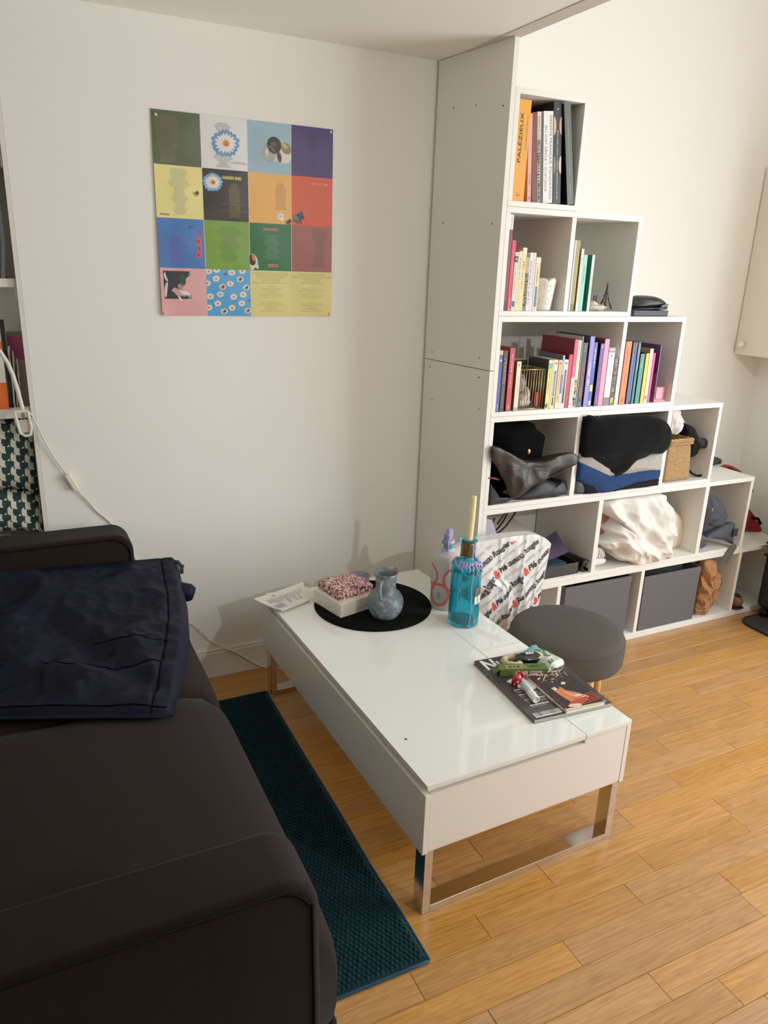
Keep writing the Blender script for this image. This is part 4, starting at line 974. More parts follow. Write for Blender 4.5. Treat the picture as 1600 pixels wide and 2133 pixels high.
# bottom row: two grey fabric boxes, paper bag, shoe
z6 = ZS(1)
GB = mat('grey_box_fabric', (98, 95, 97), .85, var=.05, vscale=30, bump=.15, bscale=700)
def fbox(label, x0, x1, y0, y1, h):
    t = thing('storage_box', label, 'box', ((x0+x1)/2, (y0+y1)/2, z6 + .001), 0, 'grey fabric storage boxes')
    hx_, hy_ = (x1-x0)/2, (y1-y0)/2; w_ = .004
    mb = MB(); mb.box(-hx_, hx_, -hy_, hy_, 0, w_)
    mb.box(-hx_, hx_, -hy_, -hy_ + w_, w_, h); mb.box(-hx_, hx_, hy_ - w_, hy_, w_, h); mb.box(-hx_, -hx_ + w_, -hy_ + w_, hy_ - w_, w_, h); mb.box(hx_ - w_, hx_, -hy_ + w_, hy_ - w_, w_, h)
    mb.build('box_body', GB, parent=t, bevel=.0012)
    mb = MB()
    for a, b_, c, d in ((-hx_ - .0012, hx_ + .0012, -hy_ - .0012, -hy_),): mb.box(a, b_, c, d, h - .03, h)
    mb.build('rim_band', GB, parent=t, bevel=.0005)
    return t
fbox('grey fabric storage box behind the pouf stool in the bottom row', .480, .846, -.395, -.03, .285)
fbox('grey fabric storage box heaped with dark clothes, right of the first grey box', .922, 1.268, -.403, -.03, .270)
soft('clothes_heap', 'dark clothes heaped in the right grey storage box', 'clothes', [(.93, .25), (.94, .313), (1.02, .325), (1.12, .322), (1.20, .330), (1.258, .318), (1.262, .25), (1.1, .22)], -.22, .15, .15, mat('dark_clothes', (30, 29, 33), .95, var=.7, vscale=22), amp=.008, freq=22, xmin=.928, xmax=1.262)
SO('paperbag', 'paper_bag', 'crumpled brown paper bag right of the clothes-filled grey box', 'paper bag', mat('kraft_paper', (168, 120, 78), .75, var=.15, vscale=14, bump=.2, bscale=60), .03, .07, amp=.034, freq=14, ridge=True, flat=True, rings=8, n=44, zmin=z6 + .001, xmin=1.272, xmax=1.511)
shoe = thing('shoe', 'tan and black shoe lying in the last cube beside the suitcase', 'shoe', (1.575, -.33, z6))
mb = MB(); mb.ell((0, 0, .034), (.036, .095, .034), 20, 12, e=.8, fn=lambda p: Vector((p.x, p.y, max(.008, p.z * (1.15 if p.y < 0 else .75))))); mb.build('upper', C((122, 92, 68), .6), parent=shoe)
mb = MB(); mb.ell((0, 0, .007), (.038, .098, .0068), 24, 6, e=.5); mb.build('sole', C((24, 22, 22), .7), parent=shoe)
mb = MB(); mb.ell((0, -.05, .062), (.024, .034, .012), 16, 8); mb.build('collar', C((30, 26, 25), .8), parent=shoe)

# on the lower steps
z = ZH + P * 2
mb = MB(); pillow(mb, OUT['blackthing'][1], -.18, .02, .03, zmin=z); mb.tube([(1.50, -.18, z + .012), (1.40, -.16, z + .02), (1.32, -.15, z + .012)], .012, 8)
tag(mb.build('torch', mat('dark_rubber', (36, 38, 38), .6), loc=(1.45, -.18, z), world=True), 'dark rubber-handled torch poking out from behind the fourth-row end panel', 'torch')
z = ZH + P
rb = thing('red_bag', 'red sports bag with black trim slumped behind the bookcase end by the suitcase', 'bag', (1.70, -.22, z))
ym = lambda x: -.10 - (x - 1.58) * .85
soft('bag_body', None, None, OUT['red'][1], ym, .014, .05, mat('red_nylon', (150, 24, 40), .6, var=.15, bump=.2, bscale=80), parent=rb, amp=.008, freq=14, zmin=z, rings=10, n=90)
mb = MB(); pts = [(1.612, .676), (1.640, .688), (1.680, .668), (1.718, .626), (1.735, .58)]
mb.tube([(x, ym(x) - .012, zz - .006) for x, zz in pts], .008, 8); mb.tube([(1.75, ym(1.75) - .012, .44), (1.775, ym(1.775) - .01, .438), (1.79, ym(1.79) - .008, .41)], .008, 8)
mb.build('black_trim', BF, parent=rb, world=True)
# suitcase on its mat
mb = MB()
o_ = []
for cx_, cy_, a0 in ((1.84, -.53, 0), (1.585, -.53, PI/2), (1.585, -1.02, PI), (1.84, -1.02, 3*PI/2)):
    for k in range(7): a = a0 + k / 6 * PI / 2; o_.append((cx_ + .07 * math.cos(a), cy_ + .07 * math.sin(a)))
n = len(o_); mb.add([(x, y, 0) for x, y in o_] + [(x, y, .008) for x, y in o_], [tuple(range(n, 2*n))] + [(i, (i+1) % n, n + (i+1) % n, n + i) for i in range(n)])
mb.tube([(x, y, .006) for x, y in o_ + [o_[0]]], .006, 6, 1)
tag(mb.build('door_mat', [mat('speckled_mat', (58, 55, 54), .95, var=.95, vscale=160), C((22, 22, 23), .8)], loc=(1.7, -.78, 0), world=True), 'dark speckled mat with black edging under the suitcase', 'mat')
sc_ = thing('suitcase', 'dark navy upright suitcase at the right edge beside the bookcase', 'suitcase', (1.768, -.650, .0085))
mb = MB(); mb.box(-.135, .135, -.20, .20, .045, .66); mb.build('shell', mat('suitcase_navy', (18, 22, 32), .55, var=.2, bump=.1, bscale=300), parent=sc_, bevel=.03, seg=4)
mb = MB()
for q in (-.03, .03): mb.box(-.1365, .1365, -.2015, .2015, .35 + q - .004, .35 + q + .004)
mb.build('zip_band', BLACK, parent=sc_)
for x in (-.10, .10):
    for y in (-.165, .165):
        mb = MB(); T_ = Matrix.Translation((x, y, .023)) @ Matrix.Rotation(PI/2, 4, 'Y'); mb.lathe([(.006, -.012), (.022, -.012), (.023, -.008), (.023, .008), (.022, .012), (.006, .012)], 20, 0, T_); mb.box(x - .016, x + .016, y - .010, y + .010, .030, .05); mb.build('wheel', BLACK, parent=sc_)
mb = MB(); mb.tube([(-.05, 0, .66), (-.05, 0, .69), (.05, 0, .69), (.05, 0, .66)], .009, 10); mb.build('handle', BLACK, parent=sc_)
# ------------------------------------------------------------------ things on the coffee table
ZT = .4021
FELT = mat('black_felt', (17, 17, 18), 1.0, var=.2, vscale=80, bump=.4, bscale=500, spec=.1)
mb = MB(); mb.lathe([(0, 0), (.214, 0), (.2155, .002), (.2155, .005), (.214, .007), (0, .007)], 72)
tag(mb.build('placemat', FELT, loc=(-.436, -.408, ZT)), 'round black felt placemat on the far half of the coffee table', 'placemat')
ZP = ZT + .0072
# paper napkins
def ragged(hx_, hy_, h, amp, nn=26, layers=8, seed=1):
    mb = MB(); rr = random.Random(seed); vs = []; per = []
    for a, b_, c, d in ((-hx_, -hy_, hx_, -hy_), (hx_, -hy_, hx_, hy_), (hx_, hy_, -hx_, hy_), (-hx_, hy_, -hx_, -hy_)):
        for k in range(nn):
            t = k / nn; per.append((a + (c-a)*t, b_ + (d-b_)*t))
    n = len(per); L = layers * 2
    for j in range(L + 1):
        z = h * j / L
        for i, (x, y) in enumerate(per):
            s = 1 + (amp if j % 2 else 0) / hx_ * rr.uniform(-.6, .2) + .010 * noise.noise(Vector((x * 30, y * 30, j * .15 + seed)))
            cz = z + .004 * noise.noise(Vector((x * 9, y * 9, seed))) * (z / h) - .006 * (z / h) * (abs(x / hx_) * abs(y / hy_)) ** 3
            vs.append((x * s, y * s, max(0, cz)))
    fs = [(j*n+i, j*n+(i+1) % n, (j+1)*n+(i+1) % n, (j+1)*n+i) for j in range(L) for i in range(n)]
    mb.add(vs, fs, 0, False)
    top = [vs[L*n + i] for i in range(n)]
    # top as fans over shrinking rings
    prev = list(range(L*n, L*n + n)); allv = list(mb.v); fs = []
    for s in (.8, .5, .2):
        base = len(allv)
        for (x, y, z) in top: allv.append((x * s, y * s, h + .0035 * noise.noise(Vector((x * s * 14, y * s * 14, seed + 3)))))
        cur = list(range(base, base + n))
        fs += [(prev[i], prev[(i+1) % n], cur[(i+1) % n], cur[i]) for i in range(n)]; prev = cur
    fs.append(tuple(prev)); mb.v = allv
    for f in fs: mb.f.append(f); mb.m.append(0); mb.s.append(True)
    return mb
nap = ragged(.085, .085, .050, .0022, layers=9, seed=3)
tag(nap.build('napkin_stack', mat('cream_tissue', (236, 230, 216), .95, var=.03, bump=.2, bscale=200), loc=(-.530, -.372, ZP), rotz=.24), 'thick stack of plain cream paper napkins on the black felt placemat', 'napkins')
def fleck():
    m = bpy.data.materials.new('pink_flecked_tissue'); m.use_nodes = True; nt = m.node_tree; N = nt.nodes; L = nt.links
    tc = N.new('ShaderNodeTexCoord'); mp = N.new('ShaderNodeMapping'); mp.inputs['Scale'].default_value = (1, 1, .55); L.new(tc.outputs['Object'], mp.inputs['Vector'])
    vo = N.new('ShaderNodeTexVoronoi'); vo.inputs['Scale'].default_value = 210; L.new(mp.outputs['Vector'], vo.inputs['Vector'])
    sp = N.new('ShaderNodeSeparateColor'); L.new(vo.outputs['Color'], sp.inputs['Color'])
    cr = N.new('ShaderNodeValToRGB'); cr.color_ramp.interpolation = 'CONSTANT'; e = cr.color_ramp.elements
    e[0].position = 0; e[0].color = lin((104, 36, 60)); e[1].position = .22; e[1].color = lin((228, 190, 188))
    q = e.new(.5); q.color = lin((190, 118, 134)); q = e.new(.72); q.color = lin((240, 226, 216)); q = e.new(.9); q.color = lin((150, 64, 92))
    L.new(sp.outputs['Red'], cr.inputs['Fac']); L.new(cr.outputs['Color'], N['Principled BSDF'].inputs['Base Color']); N['Principled BSDF'].inputs['Roughness'].default_value = .95
    return m
pk = ragged(.075, .068, .030, .004, layers=4, seed=8)
tag(pk.build('napkin_stack', fleck(), loc=(-.527, -.362, ZP + .0515), rotz=.20), 'ruffled stack of pink flecked paper napkins on top of the cream ones', 'napkins')
vt = thing('votive_holder', 'small lilac-grey tealight cup at the far rim of the black placemat', 'candle holder', (-.412, -.232, ZP))
mb = MB(); mb.lathe([(.030, 0), (.036, .004), (.040, .040), (.0385, .041), (.034, .008), (0, .008)], 32, 0); mb.build('cup', mat('lilac_ceramic', (142, 138, 156), .45, var=.2, vscale=40), parent=vt)
mb = MB(); mb.lathe([(0, .008), (.032, .008), (.0335, .018), (.032, .0185), (0, .0185)], 24); mb.build('tealight', C((226, 222, 216), .5), parent=vt)
# mottled jug
jg = thing('jug', 'mottled blue-grey ceramic jug with a loop handle on the black placemat', 'jug', (-.442, -.520, ZP))
def mottle():
    m = mat('mottled_glaze', (132, 144, 150), .45, bump=.15, bscale=90, coat=.15)
    nt = m.node_tree; N = nt.nodes; L = nt.links; b = N['Principled BSDF']
    tc = N.new('ShaderNodeTexCoord'); n1 = N.new('ShaderNodeTexNoise'); n1.inputs['Scale'].default_value = 42; n1.inputs['Detail'].default_value = 6; n1.inputs['Roughness'].default_value = .7; L.new(tc.outputs['Object'], n1.inputs['Vector'])
    cr = N.new('ShaderNodeValToRGB'); e = cr.color_ramp.elements; e[0].position = .42; e[0].color = lin((98, 112, 122)); e[1].position = .66; e[1].color = lin((176, 172, 158))
    q = e.new(.53); q.color = lin((118, 130, 138))
    L.new(n1.outputs['Fac'], cr.inputs['Fac']); L.new(cr.outputs['Color'], b.inputs['Base Color']); return m
MOT = mottle()
JS = .88
prof = [(0, .0), (.040, .0), (.052, .006), (.064, .022), (.0715, .042), (.0735, .058), (.070, .074), (.060, .089), (.048, .099), (.0415, .108), (.0395, .122), (.0405, .138), (.0435, .152), (.0475, .164), (.0485, .168), (.0465, .1695), (.0425, .160), (.0385, .142), (.0375, .12), (.045, .097), (.066, .07), (.066, .045), (.05, .012), (0, .008)]
mb = MB(); n_ = 56; vs = []
for r_, z_ in prof:
    r_ *= JS
    for i in range(n_):
        a = 2 * PI * i / n_; k = max(0, (z_ - .14) / .03)
        sp = .010 * k * math.exp(-((((a - .55 + PI) % (2*PI)) - PI) / .42) ** 2)     # little pouring lip
        vs.append(((r_ + sp) * math.cos(a), (r_ + sp) * math.sin(a), z_ + sp * .5))
mb.add(vs, [(j*n_+i, j*n_+(i+1) % n_, (j+1)*n_+(i+1) % n_, (j+1)*n_+i) for j in range(len(prof)-1) for i in range(n_)], 0, True)
mb.build('jug_body', MOT, parent=jg)
ha = PI + .80; dx, dy = math.cos(ha), math.sin(ha)
hp = [(.040, .140), (.052, .150), (.066, .149), (.074, .138), (.076, .122), (.072, .106), (.064, .094), (.056, .088)]
mb = MB(); mb.tube([(r_*JS*dx, r_*JS*dy, z_) for r_, z_ in hp], [.0085, .008, .0075, .007, .0068, .0068, .0075, .008], 12); mb.build('handle', MOT, parent=jg)

# turquoise bottle with candle
bb = thing('turquoise_bottle', 'fluted turquoise glass bottle holding a candle and dripped with lilac wax', 'bottle', (-.198, -.652, ZT))
BG = mat('turquoise_glass', (66, 218, 238), .05, var=.03, trans=.88, ior=1.25, coat=.3)
N_ = 96
def flute(r_, a, z_):
    k = max(0, min(1, (z_ - .012) / .03)) * max(0, min(1, (.235 - z_) / .04))
    return r_ * (1 - .075 * k * abs(math.sin(a * 7)) ** .7)
mb = MB(); vs = []
prof = [(.0, .004), (.036, .0), (.049, .0), (.0545, .004), (.0550, .012), (.0545, .05), (.0540, .14), (.0535, .200), (.0515, .216), (.044, .231), (.032, .241), (.0235, .248), (.0215, .256), (.0205, .300), (.0205, .303), (.030, .3055), (.0312, .309), (.030, .3125), (.0225, .3135), (.0165, .312), (.0165, .252), (.028, .239), (.047, .216), (.0495, .19), (.0500, .14), (.0505, .02), (.046, .012), (0, .011)]
for r_, z_ in prof:
    for i in range(N_): a = 2*PI*i/N_; q = flute(r_, a, z_) if r_ > .03 and z_ < .26 else r_; vs.append((q*math.cos(a), q*math.sin(a), z_))
mb.add(vs, [(j*N_+i, j*N_+(i+1) % N_, (j+1)*N_+(i+1) % N_, (j+1)*N_+i) for j in range(len(prof)-1) for i in range(N_)], 0, True)
mb.build('bottle_glass', BG, parent=bb)
mb = MB(); mb.lathe([(.0222, .2545), (.0216, .302), (.0212, .3025), (.0214, .254)], 40, 0, cap=False); mb.build('neck_foil', mat('dark_gold_foil', (120, 94, 48), .35, .6, var=.2, vscale=50), parent=bb)
# label patch wrapped on the right side
def wrap(r_, a0, a1, z0_, z1_, n=8):
    vs = []; 
    for k in range(n + 1):
        a = a0 + (a1 - a0) * k / n; vs += [(r_*math.cos(a), r_*math.sin(a), z0_), (r_*math.cos(a), r_*math.sin(a), z1_)]
    return vs, [(2*k, 2*k+2, 2*k+3, 2*k+1) for k in range(n)]
mb = MB(); a_ = -1.40
v_, f_ = wrap(.0540, a_, a_ + .75, .118, .150); mb.add(v_, f_, 0)
v_, f_ = wrap(.0545, a_ - .06, a_ + .70, .088, .118); mb.add(v_, f_, 1)
v_, f_ = wrap(.0544, a_ + .22, a_ + .42, .124, .146); mb.add(v_, f_, 2)
mb.build('label', [C((128, 104, 52), .5), mat('worn_label', (214, 212, 206), .8, var=.3, vscale=70), C((60, 48, 26))], parent=bb)
WAX = mat('lilac_wax', (160, 156, 202), .45, var=.08, vscale=60)
def drips(mb, rf, ztop, angs, lens, r0=.0032, rbase=0):
    for a, L_ in zip(angs, lens):
        n = 12; pts = []; rr = []
        for k in range(n + 1):
            z_ = ztop - L_ * k / n; q = rf(z_) + r0 * .5
            aa = a + .05 * math.sin(k * .9 + a * 3)
            pts.append((q*math.cos(aa), q*math.sin(aa), z_)); rr.append(r0 * (1 - .35 * k / n) * (1.25 if k == n else 1))
        mb.tube(pts, rr, 7)
def rfb(z_):
    P_ = [(.004, .0545), (.05, .0545), (.14, .054), (.200, .0535), (.216, .0515), (.231, .044), (.241, .032), (.248, .0235), (.256, .0215), (.303, .021), (.306, .0305), (.32, .0305)]
    for (z0_, r0_), (z1_, r1_) in zip(P_, P_[1:]):
        if z0_ <= z_ <= z1_: return r0_ + (r1_ - r0_) * (z_ - z0_) / (z1_ - z0_)
    return P_[0][1] if z_ < .004 else .0305
mb = MB()
drips(mb, rfb, .297, [-1.35, -.85, -.6, 2.2], [.045, .035, .08, .05], .0042)
mb.tube([((rfb(.230 + .005 * math.sin(3 * a)) + .001) * math.cos(a), (rfb(.230 + .005 * math.sin(3 * a)) + .001) * math.sin(a), .230 + .005 * math.sin(3 * a)) for a in [k * PI / 24 for k in range(49)]], [.0040 + .0016 * math.sin(k * 1.7) for k in range(49)], 8)
drips(mb, rfb, .240, [-2.7, -2.45, -2.2, -1.95, -1.7, -1.4, -1.15, -.9, -.6, -.3, .2, 1.2, 2.2], [.022, .032, .02, .03, .024, .042, .022, .038, .026, .034, .03, .03, .03], .0040)
drips(mb, rfb, .232, [-1.72, -1.15], [.245, .15], .0016)
mb.build('wax_drips', WAX, parent=bb)
mb = MB(); mb.tube([(0, 0, .300), (.001, 0, .315), (.005, -.001, .39), (.0075, -.001, .458), (.0078, -.001, .4655)], [.0125, .0125, .0112, .0098, .0092], 20)
mb.tube([(.0078, -.001, .464), (.0082, -.001, .470)], .0008, 6, 1)
mb.build('candle', [mat('ivory_wax', (240, 224, 168), .45, var=.03), BLACK], parent=bb)

# frosted bottle with painted coral rings
fb = thing('frosted_bottle', 'frosted clear glass bottle painted with coral rings, stoppered with lilac wax', 'bottle', (-.186, -.505, ZT))
FG = mat('frosted_glass', (244, 244, 240), .5, var=.02, trans=.45, ior=1.2)
mb = MB(); R_ = .0565
mb.lathe([(0, .004), (.046, .0), (.054, .002), (R_, .010), (R_, .188), (.0545, .202), (.046, .212), (.030, .218), (.0195, .222), (.0178, .228), (.0178, .246), (.0205, .248), (.0205, .256), (.0175, .258), (.0145, .257), (.0145, .225), (.045, .206), (.0525, .186), (.0525, .014), (0, .012)], 64)
mb.build('bottle_glass', FG, parent=fb)
def ringmark(mb, ac, zc, rad, wd, m=0):
    n = 40; vs = []
    for k in range(n + 1):
        q = 2 * PI * k / n
        for rr in (rad - wd, rad):
            a = ac + rr * math.cos(q) / R_; z_ = zc + rr * math.sin(q) * 1.12
            vs.append(((R_ + .0006) * math.cos(a), (R_ + .0006) * math.sin(a), max(.012, min(.187, z_))))
    mb.add(vs, [(2*k, 2*k+1, 2*k+3, 2*k+2) for k in range(n)], m)
mb = MB()
for ac, zc, rad in ((-1.62, .122, .043), (-2.60, .062, .041), (-3.35, .130, .038), (-.4, .05, .04), (.6, .13, .04), (1.7, .07, .04)): ringmark(mb, ac, zc, rad, .0090)
mb.build('painted_rings', C((232, 104, 88), .5), parent=fb)
mb = MB(); v_, f_ = wrap(R_ + .0008, -2.72, -2.45, .042, .075, 5); mb.add(v_, f_, 0)
for k in range(6):
    a = -2.69 + k * .04; v_, f_ = wrap(R_ + .0011, a, a + .018, .047, .072, 1); mb.add(v_, f_, 1)
mb.build('label', [C((206, 204, 206), .7), C((112, 110, 124), .7)], parent=fb)
mb = MB(); mb.lathe([(.0184, .228), (.0184, .2455)], 32, 0, cap=False); mb.lathe([(.0186, .224), (.0186, .229)], 32, 1, cap=False); mb.lathe([(.0206, .2465), (.0206, .249)], 32, 1, cap=False)
mb.build('neck_band', [C((30, 160, 196), .4), C((220, 150, 120), .4)], parent=fb)
def rff(z_): return R_ if z_ < .188 else (.0565 - (z_ - .188) / .03 * .027 if z_ < .215 else (.0215 if z_ < .258 else .013))
mb = MB()
mb.tube([(-.004, 0, .255), (-.003, 0, .275), (-.001, 0, .292), (.0, 0, .300)], [.017, .013, .0105, .008], 14)
mb.tube([(.006, -.004, .258), (.006, -.004, .297)], [.008, .0065], 10)
drips(mb, lambda z_: .0135 if z_ > .258 else .0205, .283, [-2.9, -2.5, -2.2, -3.4], [.045, .055, .06, .04], .0045)
drips(mb, rff, .2195, [-2.6, -2.35, -2.1, -2.9], [.014, .022, .018, .014], .0042)
drips(mb, rff, .205, [-2.0], [.06], .0012)
mb.build('wax_stopper', WAX, parent=fb)

# letters and sheets of paper at the far left corner
def sheet(name, label, pts, z0_, thick=.0012, curl=.0, marks=(), rot=None):
    mb = MB(); P_ = [Vector((x, y, 0)) for x, y in pts]; c = sum(P_, Vector()) / 4
    def fn(u, v, dz=0):
        p = P_[0] * (1-u)*(1-v) + P_[1] * u*(1-v) + P_[2] * u*v + P_[3] * (1-u)*v
        return Vector((p.x - c.x, p.y - c.y, dz + curl * ((u - .5) ** 2 + .4 * (v - .5) ** 2)))
    mb.grid(lambda u, v: fn(u, v, thick), 10, 10); mb.grid(lambda u, v: fn(u, v, 0), 10, 10, flip=True)
    for a, b_ in ((lambda t: (t, 0), 1), (lambda t: (1, t), 1), (lambda t: (1-t, 1), 1), (lambda t: (0, 1-t), 1)):
        mb.grid(lambda u, v, a=a: fn(*a(u), thick * v), 10, 1)
    mats = [PAPER]
    for (u0, v0, u1, v1, col) in marks:
        mats.append(C(col, .8)); mb.add([fn(u, v, thick + .0006) for u, v in ((u0, v0), (u1, v0), (u1, v1), (u0, v1))], [(0, 1, 2, 3)], len(mats) - 1)
    return tag(mb.build(name, mats, loc=(c.x, c.y, z0_)), label, 'paper', 'loose papers on the coffee table')
sheet('paper_sheet', 'lowest white sheet peeking out behind the folded letter', [(-.775, -.24), (-.60, -.29), (-.56, -.20), (-.770, -.165)], ZT + .0002)
sheet('paper_sheet', 'plain white sheet running under the cream napkin stack', [(-.72, -.275), (-.640, -.292), (-.60, -.17), (-.655, -.16)], ZT + .0018, .001)
rr = random.Random(4); mk = []
for k in range(16):
    v = .12 + .05 * k; mk.append((.22 + .04 * rr.random(), v, .22 + rr.uniform(.2, .6), v + .016, (178, 172, 182)))
for k in range(5): mk.append((.62 + .05 * k, .05, .655 + .05 * k, .3, (164, 176, 198)))
mk += [(.66, .72, .74, .84, (206, 210, 120)), (.1, .3, .2, .36, (200, 180, 190)), (.30, .12, .45, .22, (212, 190, 196))]
lt = sheet('folded_letter', 'folded printed letter overhanging the far left corner of the coffee table', [(-.832, -.222), (-.768, -.352), (-.640, -.300), (-.612, -.142)], ZT + .0032, .004, .018, mk)

# magazine, notebook and small things near the right corner
mg = thing('magazine', 'dark grey fashion magazine with big white title at the near right of the table', 'magazine', (-.345, -1.268, ZT), -.062)
MW, MH, MT = .262, .345, .0118
mb = MB(); mb.box(0, MW, 0, MH, 0, .0006); mb.box(0, MW, 0, MH, MT - .0006, MT); mb.box(0, .0009, 0, MH, .0006, MT - .0006)
MG = C((66, 62, 64), .32, coat=.3); mags = [MG, C((240, 238, 236), .5), C((170, 166, 164), .5), C((26, 25, 27), .4)]
def onmag(a, b_): return (a, b_, MT + .0004)
mb.poly([onmag(.0, MH - .052), onmag(MW, MH - .052), onmag(MW, MH), onmag(0, MH)], 3)
mb.text('Numéro', lambda a, b_: (.014 + a, MH - .066 + b_, MT + .0008), .212, .060, 1, .03)
rr = random.Random(9)
for blk, (y_, n) in enumerate(((.150, 3), (.122, 3), (.094, 3), (.064, 2))):
    for k in range(n):
        x_ = .028; 
        while x_ < .028 + rr.uniform(.05, .078):
            w_ = rr.uniform(.004, .012); yy = y_ - k * .0075
            mb.poly([onmag(x_, yy), onmag(x_ + w_, yy), onmag(x_ + w_, yy + (.0046 if k == 0 else .0032)), onmag(x_, yy + (.0046 if k == 0 else .0032))], 1 if k == 0 else 2); x_ += w_ + .0022
mb.poly([onmag(.012, .008), onmag(.098, .008), onmag(.098, .030), onmag(.012, .030)], 1)
x_ = .015
while x_ < .094:
    w_ = rr.uniform(.0008, .0028); mb.poly([(x_, .012, MT + .0007), (x_ + w_, .012, MT + .0007), (x_ + w_, .030, MT + .0007), (x_, .030, MT + .0007)], 3); x_ += w_ + rr.uniform(.001, .003)
mb.tube([(MW - .012 + .004 * math.cos(a), .016 + .004 * math.sin(a), MT + .0005) for a in [k * PI / 6 for k in range(13)]], .0006, 4, 1)
for k, yy in enumerate((.335, .31, .295, .26)): mb.poly([(-.0004, yy, .003), (-.0004, yy - .012, .003), (-.0004, yy - .012, .008), (-.0004, yy, .008)], 3)
mb.build('cover', mags, parent=mg)
mb = MB(); mb.box(.001, MW - .001, .0008, MH - .0008, .0006, MT - .0006); mb.build('pages', mat('magazine_pages', (176, 172, 166), .6, var=.2, vscale=300, stretch=(1, 1, 60)), parent=mg)
ZM = ZT + MT + .0008
nb = thing('notebook', 'small stitched notebook with an orange robed figure on its dark cover', 'notebook', (-.243, -1.279, ZM), -.045)
NW, NH, NT = .132, .205, .009
mb = MB(); mb.box(0, NW, 0, NH, 0, .0005); mb.box(0, NW, 0, NH, NT - .0006, NT, 1)
ncol = [C((232, 222, 204)), C((44, 40, 42), .45), C((226, 196, 168)), C((222, 130, 90)), C((198, 76, 50)), C((236, 214, 190)), C((90, 60, 50))]
def nbp(pts, m, dz=.0004): mb.poly([(x, y, NT + dz) for x, y in pts], m)
rr = random.Random(21)
for k in range(90):
    x_, y_ = rr.uniform(.02, .125), NH - abs(rr.gauss(0, .022)) - .004; r_ = rr.uniform(.0012, .0034)
    nbp([(x_ + r_ * math.cos(a), y_ + r_ * math.sin(a)) for a in [q * PI / 3 for q in range(6)]], 2, .0003 + .00001 * k)
nbp([(.0, NH - .006), (.07, NH - .003), (.07, NH - .0005), (.0, NH - .003)], 5, .0014)
def blob2(cx_, cy_, rx_, ry_, m, dz, rot=0, nn=20):
    nbp([(cx_ + rx_ * math.cos(a) * math.cos(rot) - ry_ * math.sin(a) * math.sin(rot), cy_ + rx_ * math.cos(a) * math.sin(rot) + ry_ * math.sin(a) * math.cos(rot)) for a in [q * 2 * PI / nn for q in range(nn)]], m, dz)
blob2(.080, .128, .009, .006, 5, .0006, .4)
blob2(.036, .112, .008, .010, 5, .0007, .5); blob2(.034, .120, .007, .004, 6, .0009, .5)
nbp([(.028, .104), (.050, .106), (.078, .060), (.096, .030), (.070, .018), (.044, .020), (.034, .060)], 3, .0005)
nbp([(.050, .104), (.058, .118), (.064, .092), (.092, .066), (.104, .046), (.080, .052)], 3, .0006)
nbp([(.052, .085), (.056, .086), (.078, .045), (.074, .043)], 5, .0008)
blob2(.060, .030, .034, .010, 4, .0007, .15); blob2(.040, .016, .022, .008, 5, .0009, -.1); blob2(.090, .052, .020, .007, 5, .0007, -.6)
for k in range(5): nbp([(.056 + .002*k, .046 - .008 * k), (.131, .060 - .009 * k), (.131, .056 - .009 * k), (.056 + .002*k, .043 - .008 * k)], 4, .0010)
nbp([(0, 0), (NW, 0), (NW, .004), (0, .010)], 5, .0005)
mb.build('cover', ncol, parent=nb)
mb = MB(); mb.box(.0005, NW - .0005, .0005, NH - .0005, .0005, NT - .0006); mb.build('pages', C((232, 224, 206), .9), parent=nb)
mb = MB(); y_ = .006; mb.tube([(.007, .004, NT + .0006), (.007, NH - .004, NT + .0006)], .0007, 5)
for k in range(5): yy = .012 + k * .045; mb.tube([(.007, yy, NT + .0006), (-.0006, yy, NT + .0006), (-.0006, yy, 0), ], .0007, 5)
mb.build('binding_thread', C((190, 60, 40)), parent=nb)
# green carton
gc = thing('green_carton', 'small olive green carton with its end flap open, lying on the magazine', 'box', (-.228, -1.046, ZM), -.36)
mb = MB(); GW, GD, GH = .148, .036, .024
GC = C((86, 110, 44), .5)
mb.box(-GW/2, GW/2, -GD/2, GD/2, 0, .001); mb.box(-GW/2, GW/2, -GD/2, GD/2, GH - .001, GH); mb.box(-GW/2, GW/2, -GD/2, -GD/2 + .001, .001, GH - .001); mb.box(-GW/2, GW/2, GD/2 - .001, GD/2, .001, GH - .001); mb.box(GW/2 - .001, GW/2, -GD/2 + .001, GD/2 - .001, .001, GH - .001)
mb.box(-GW/2 + .012, -GW/2 + .013, -GD/2 + .001, GD/2 - .001, .001, GH - .001, 3)
for a, b_ in ((-.024, .012), (.020, .056)):
    mb.poly([(a, -GD/2 - .0003, .005), (b_, -GD/2 - .0003, .005), (b_, -GD/2 - .0003, .018), (a, -GD/2 - .0003, .018)], 1)
    x_ = a + .004
    while x_ < b_ - .006:
        mb.poly([(x_, -GD/2 - .0006, .008), (x_ + .002, -GD/2 - .0006, .008), (x_ + .002, -GD/2 - .0006, .0155), (x_, -GD/2 - .0006, .0155)], 2); x_ += rr.uniform(.003, .006)
mb.poly([(-.054, -.012, GH + .0003), (.0, -.012, GH + .0003), (.0, .010, GH + .0003), (-.054, .010, GH + .0003)], 4)
x_ = -.044
for w_ in (.010, .006, .012): mb.poly([(x_, -.006, GH + .0006), (x_ + w_, -.006, GH + .0006), (x_ + w_, .003, GH + .0006), (x_, .003, GH + .0006)], 2); x_ += w_ + .004
mb.poly([(.01, -.013, GH + .0003), (.012, -.013, GH + .0003), (.002, .015, GH + .0003), (.0, .015, GH + .0003)], 1)
mb.poly([(.024, -.004, GH + .0003), (.05, -.004, GH + .0003), (.05, .005, GH + .0003), (.024, .005, GH + .0003)], 2)
mb.build('carton_body', [GC, C((206, 196, 184)), C((60, 56, 52)), C((50, 64, 26)), C((150, 146, 88))], parent=gc)
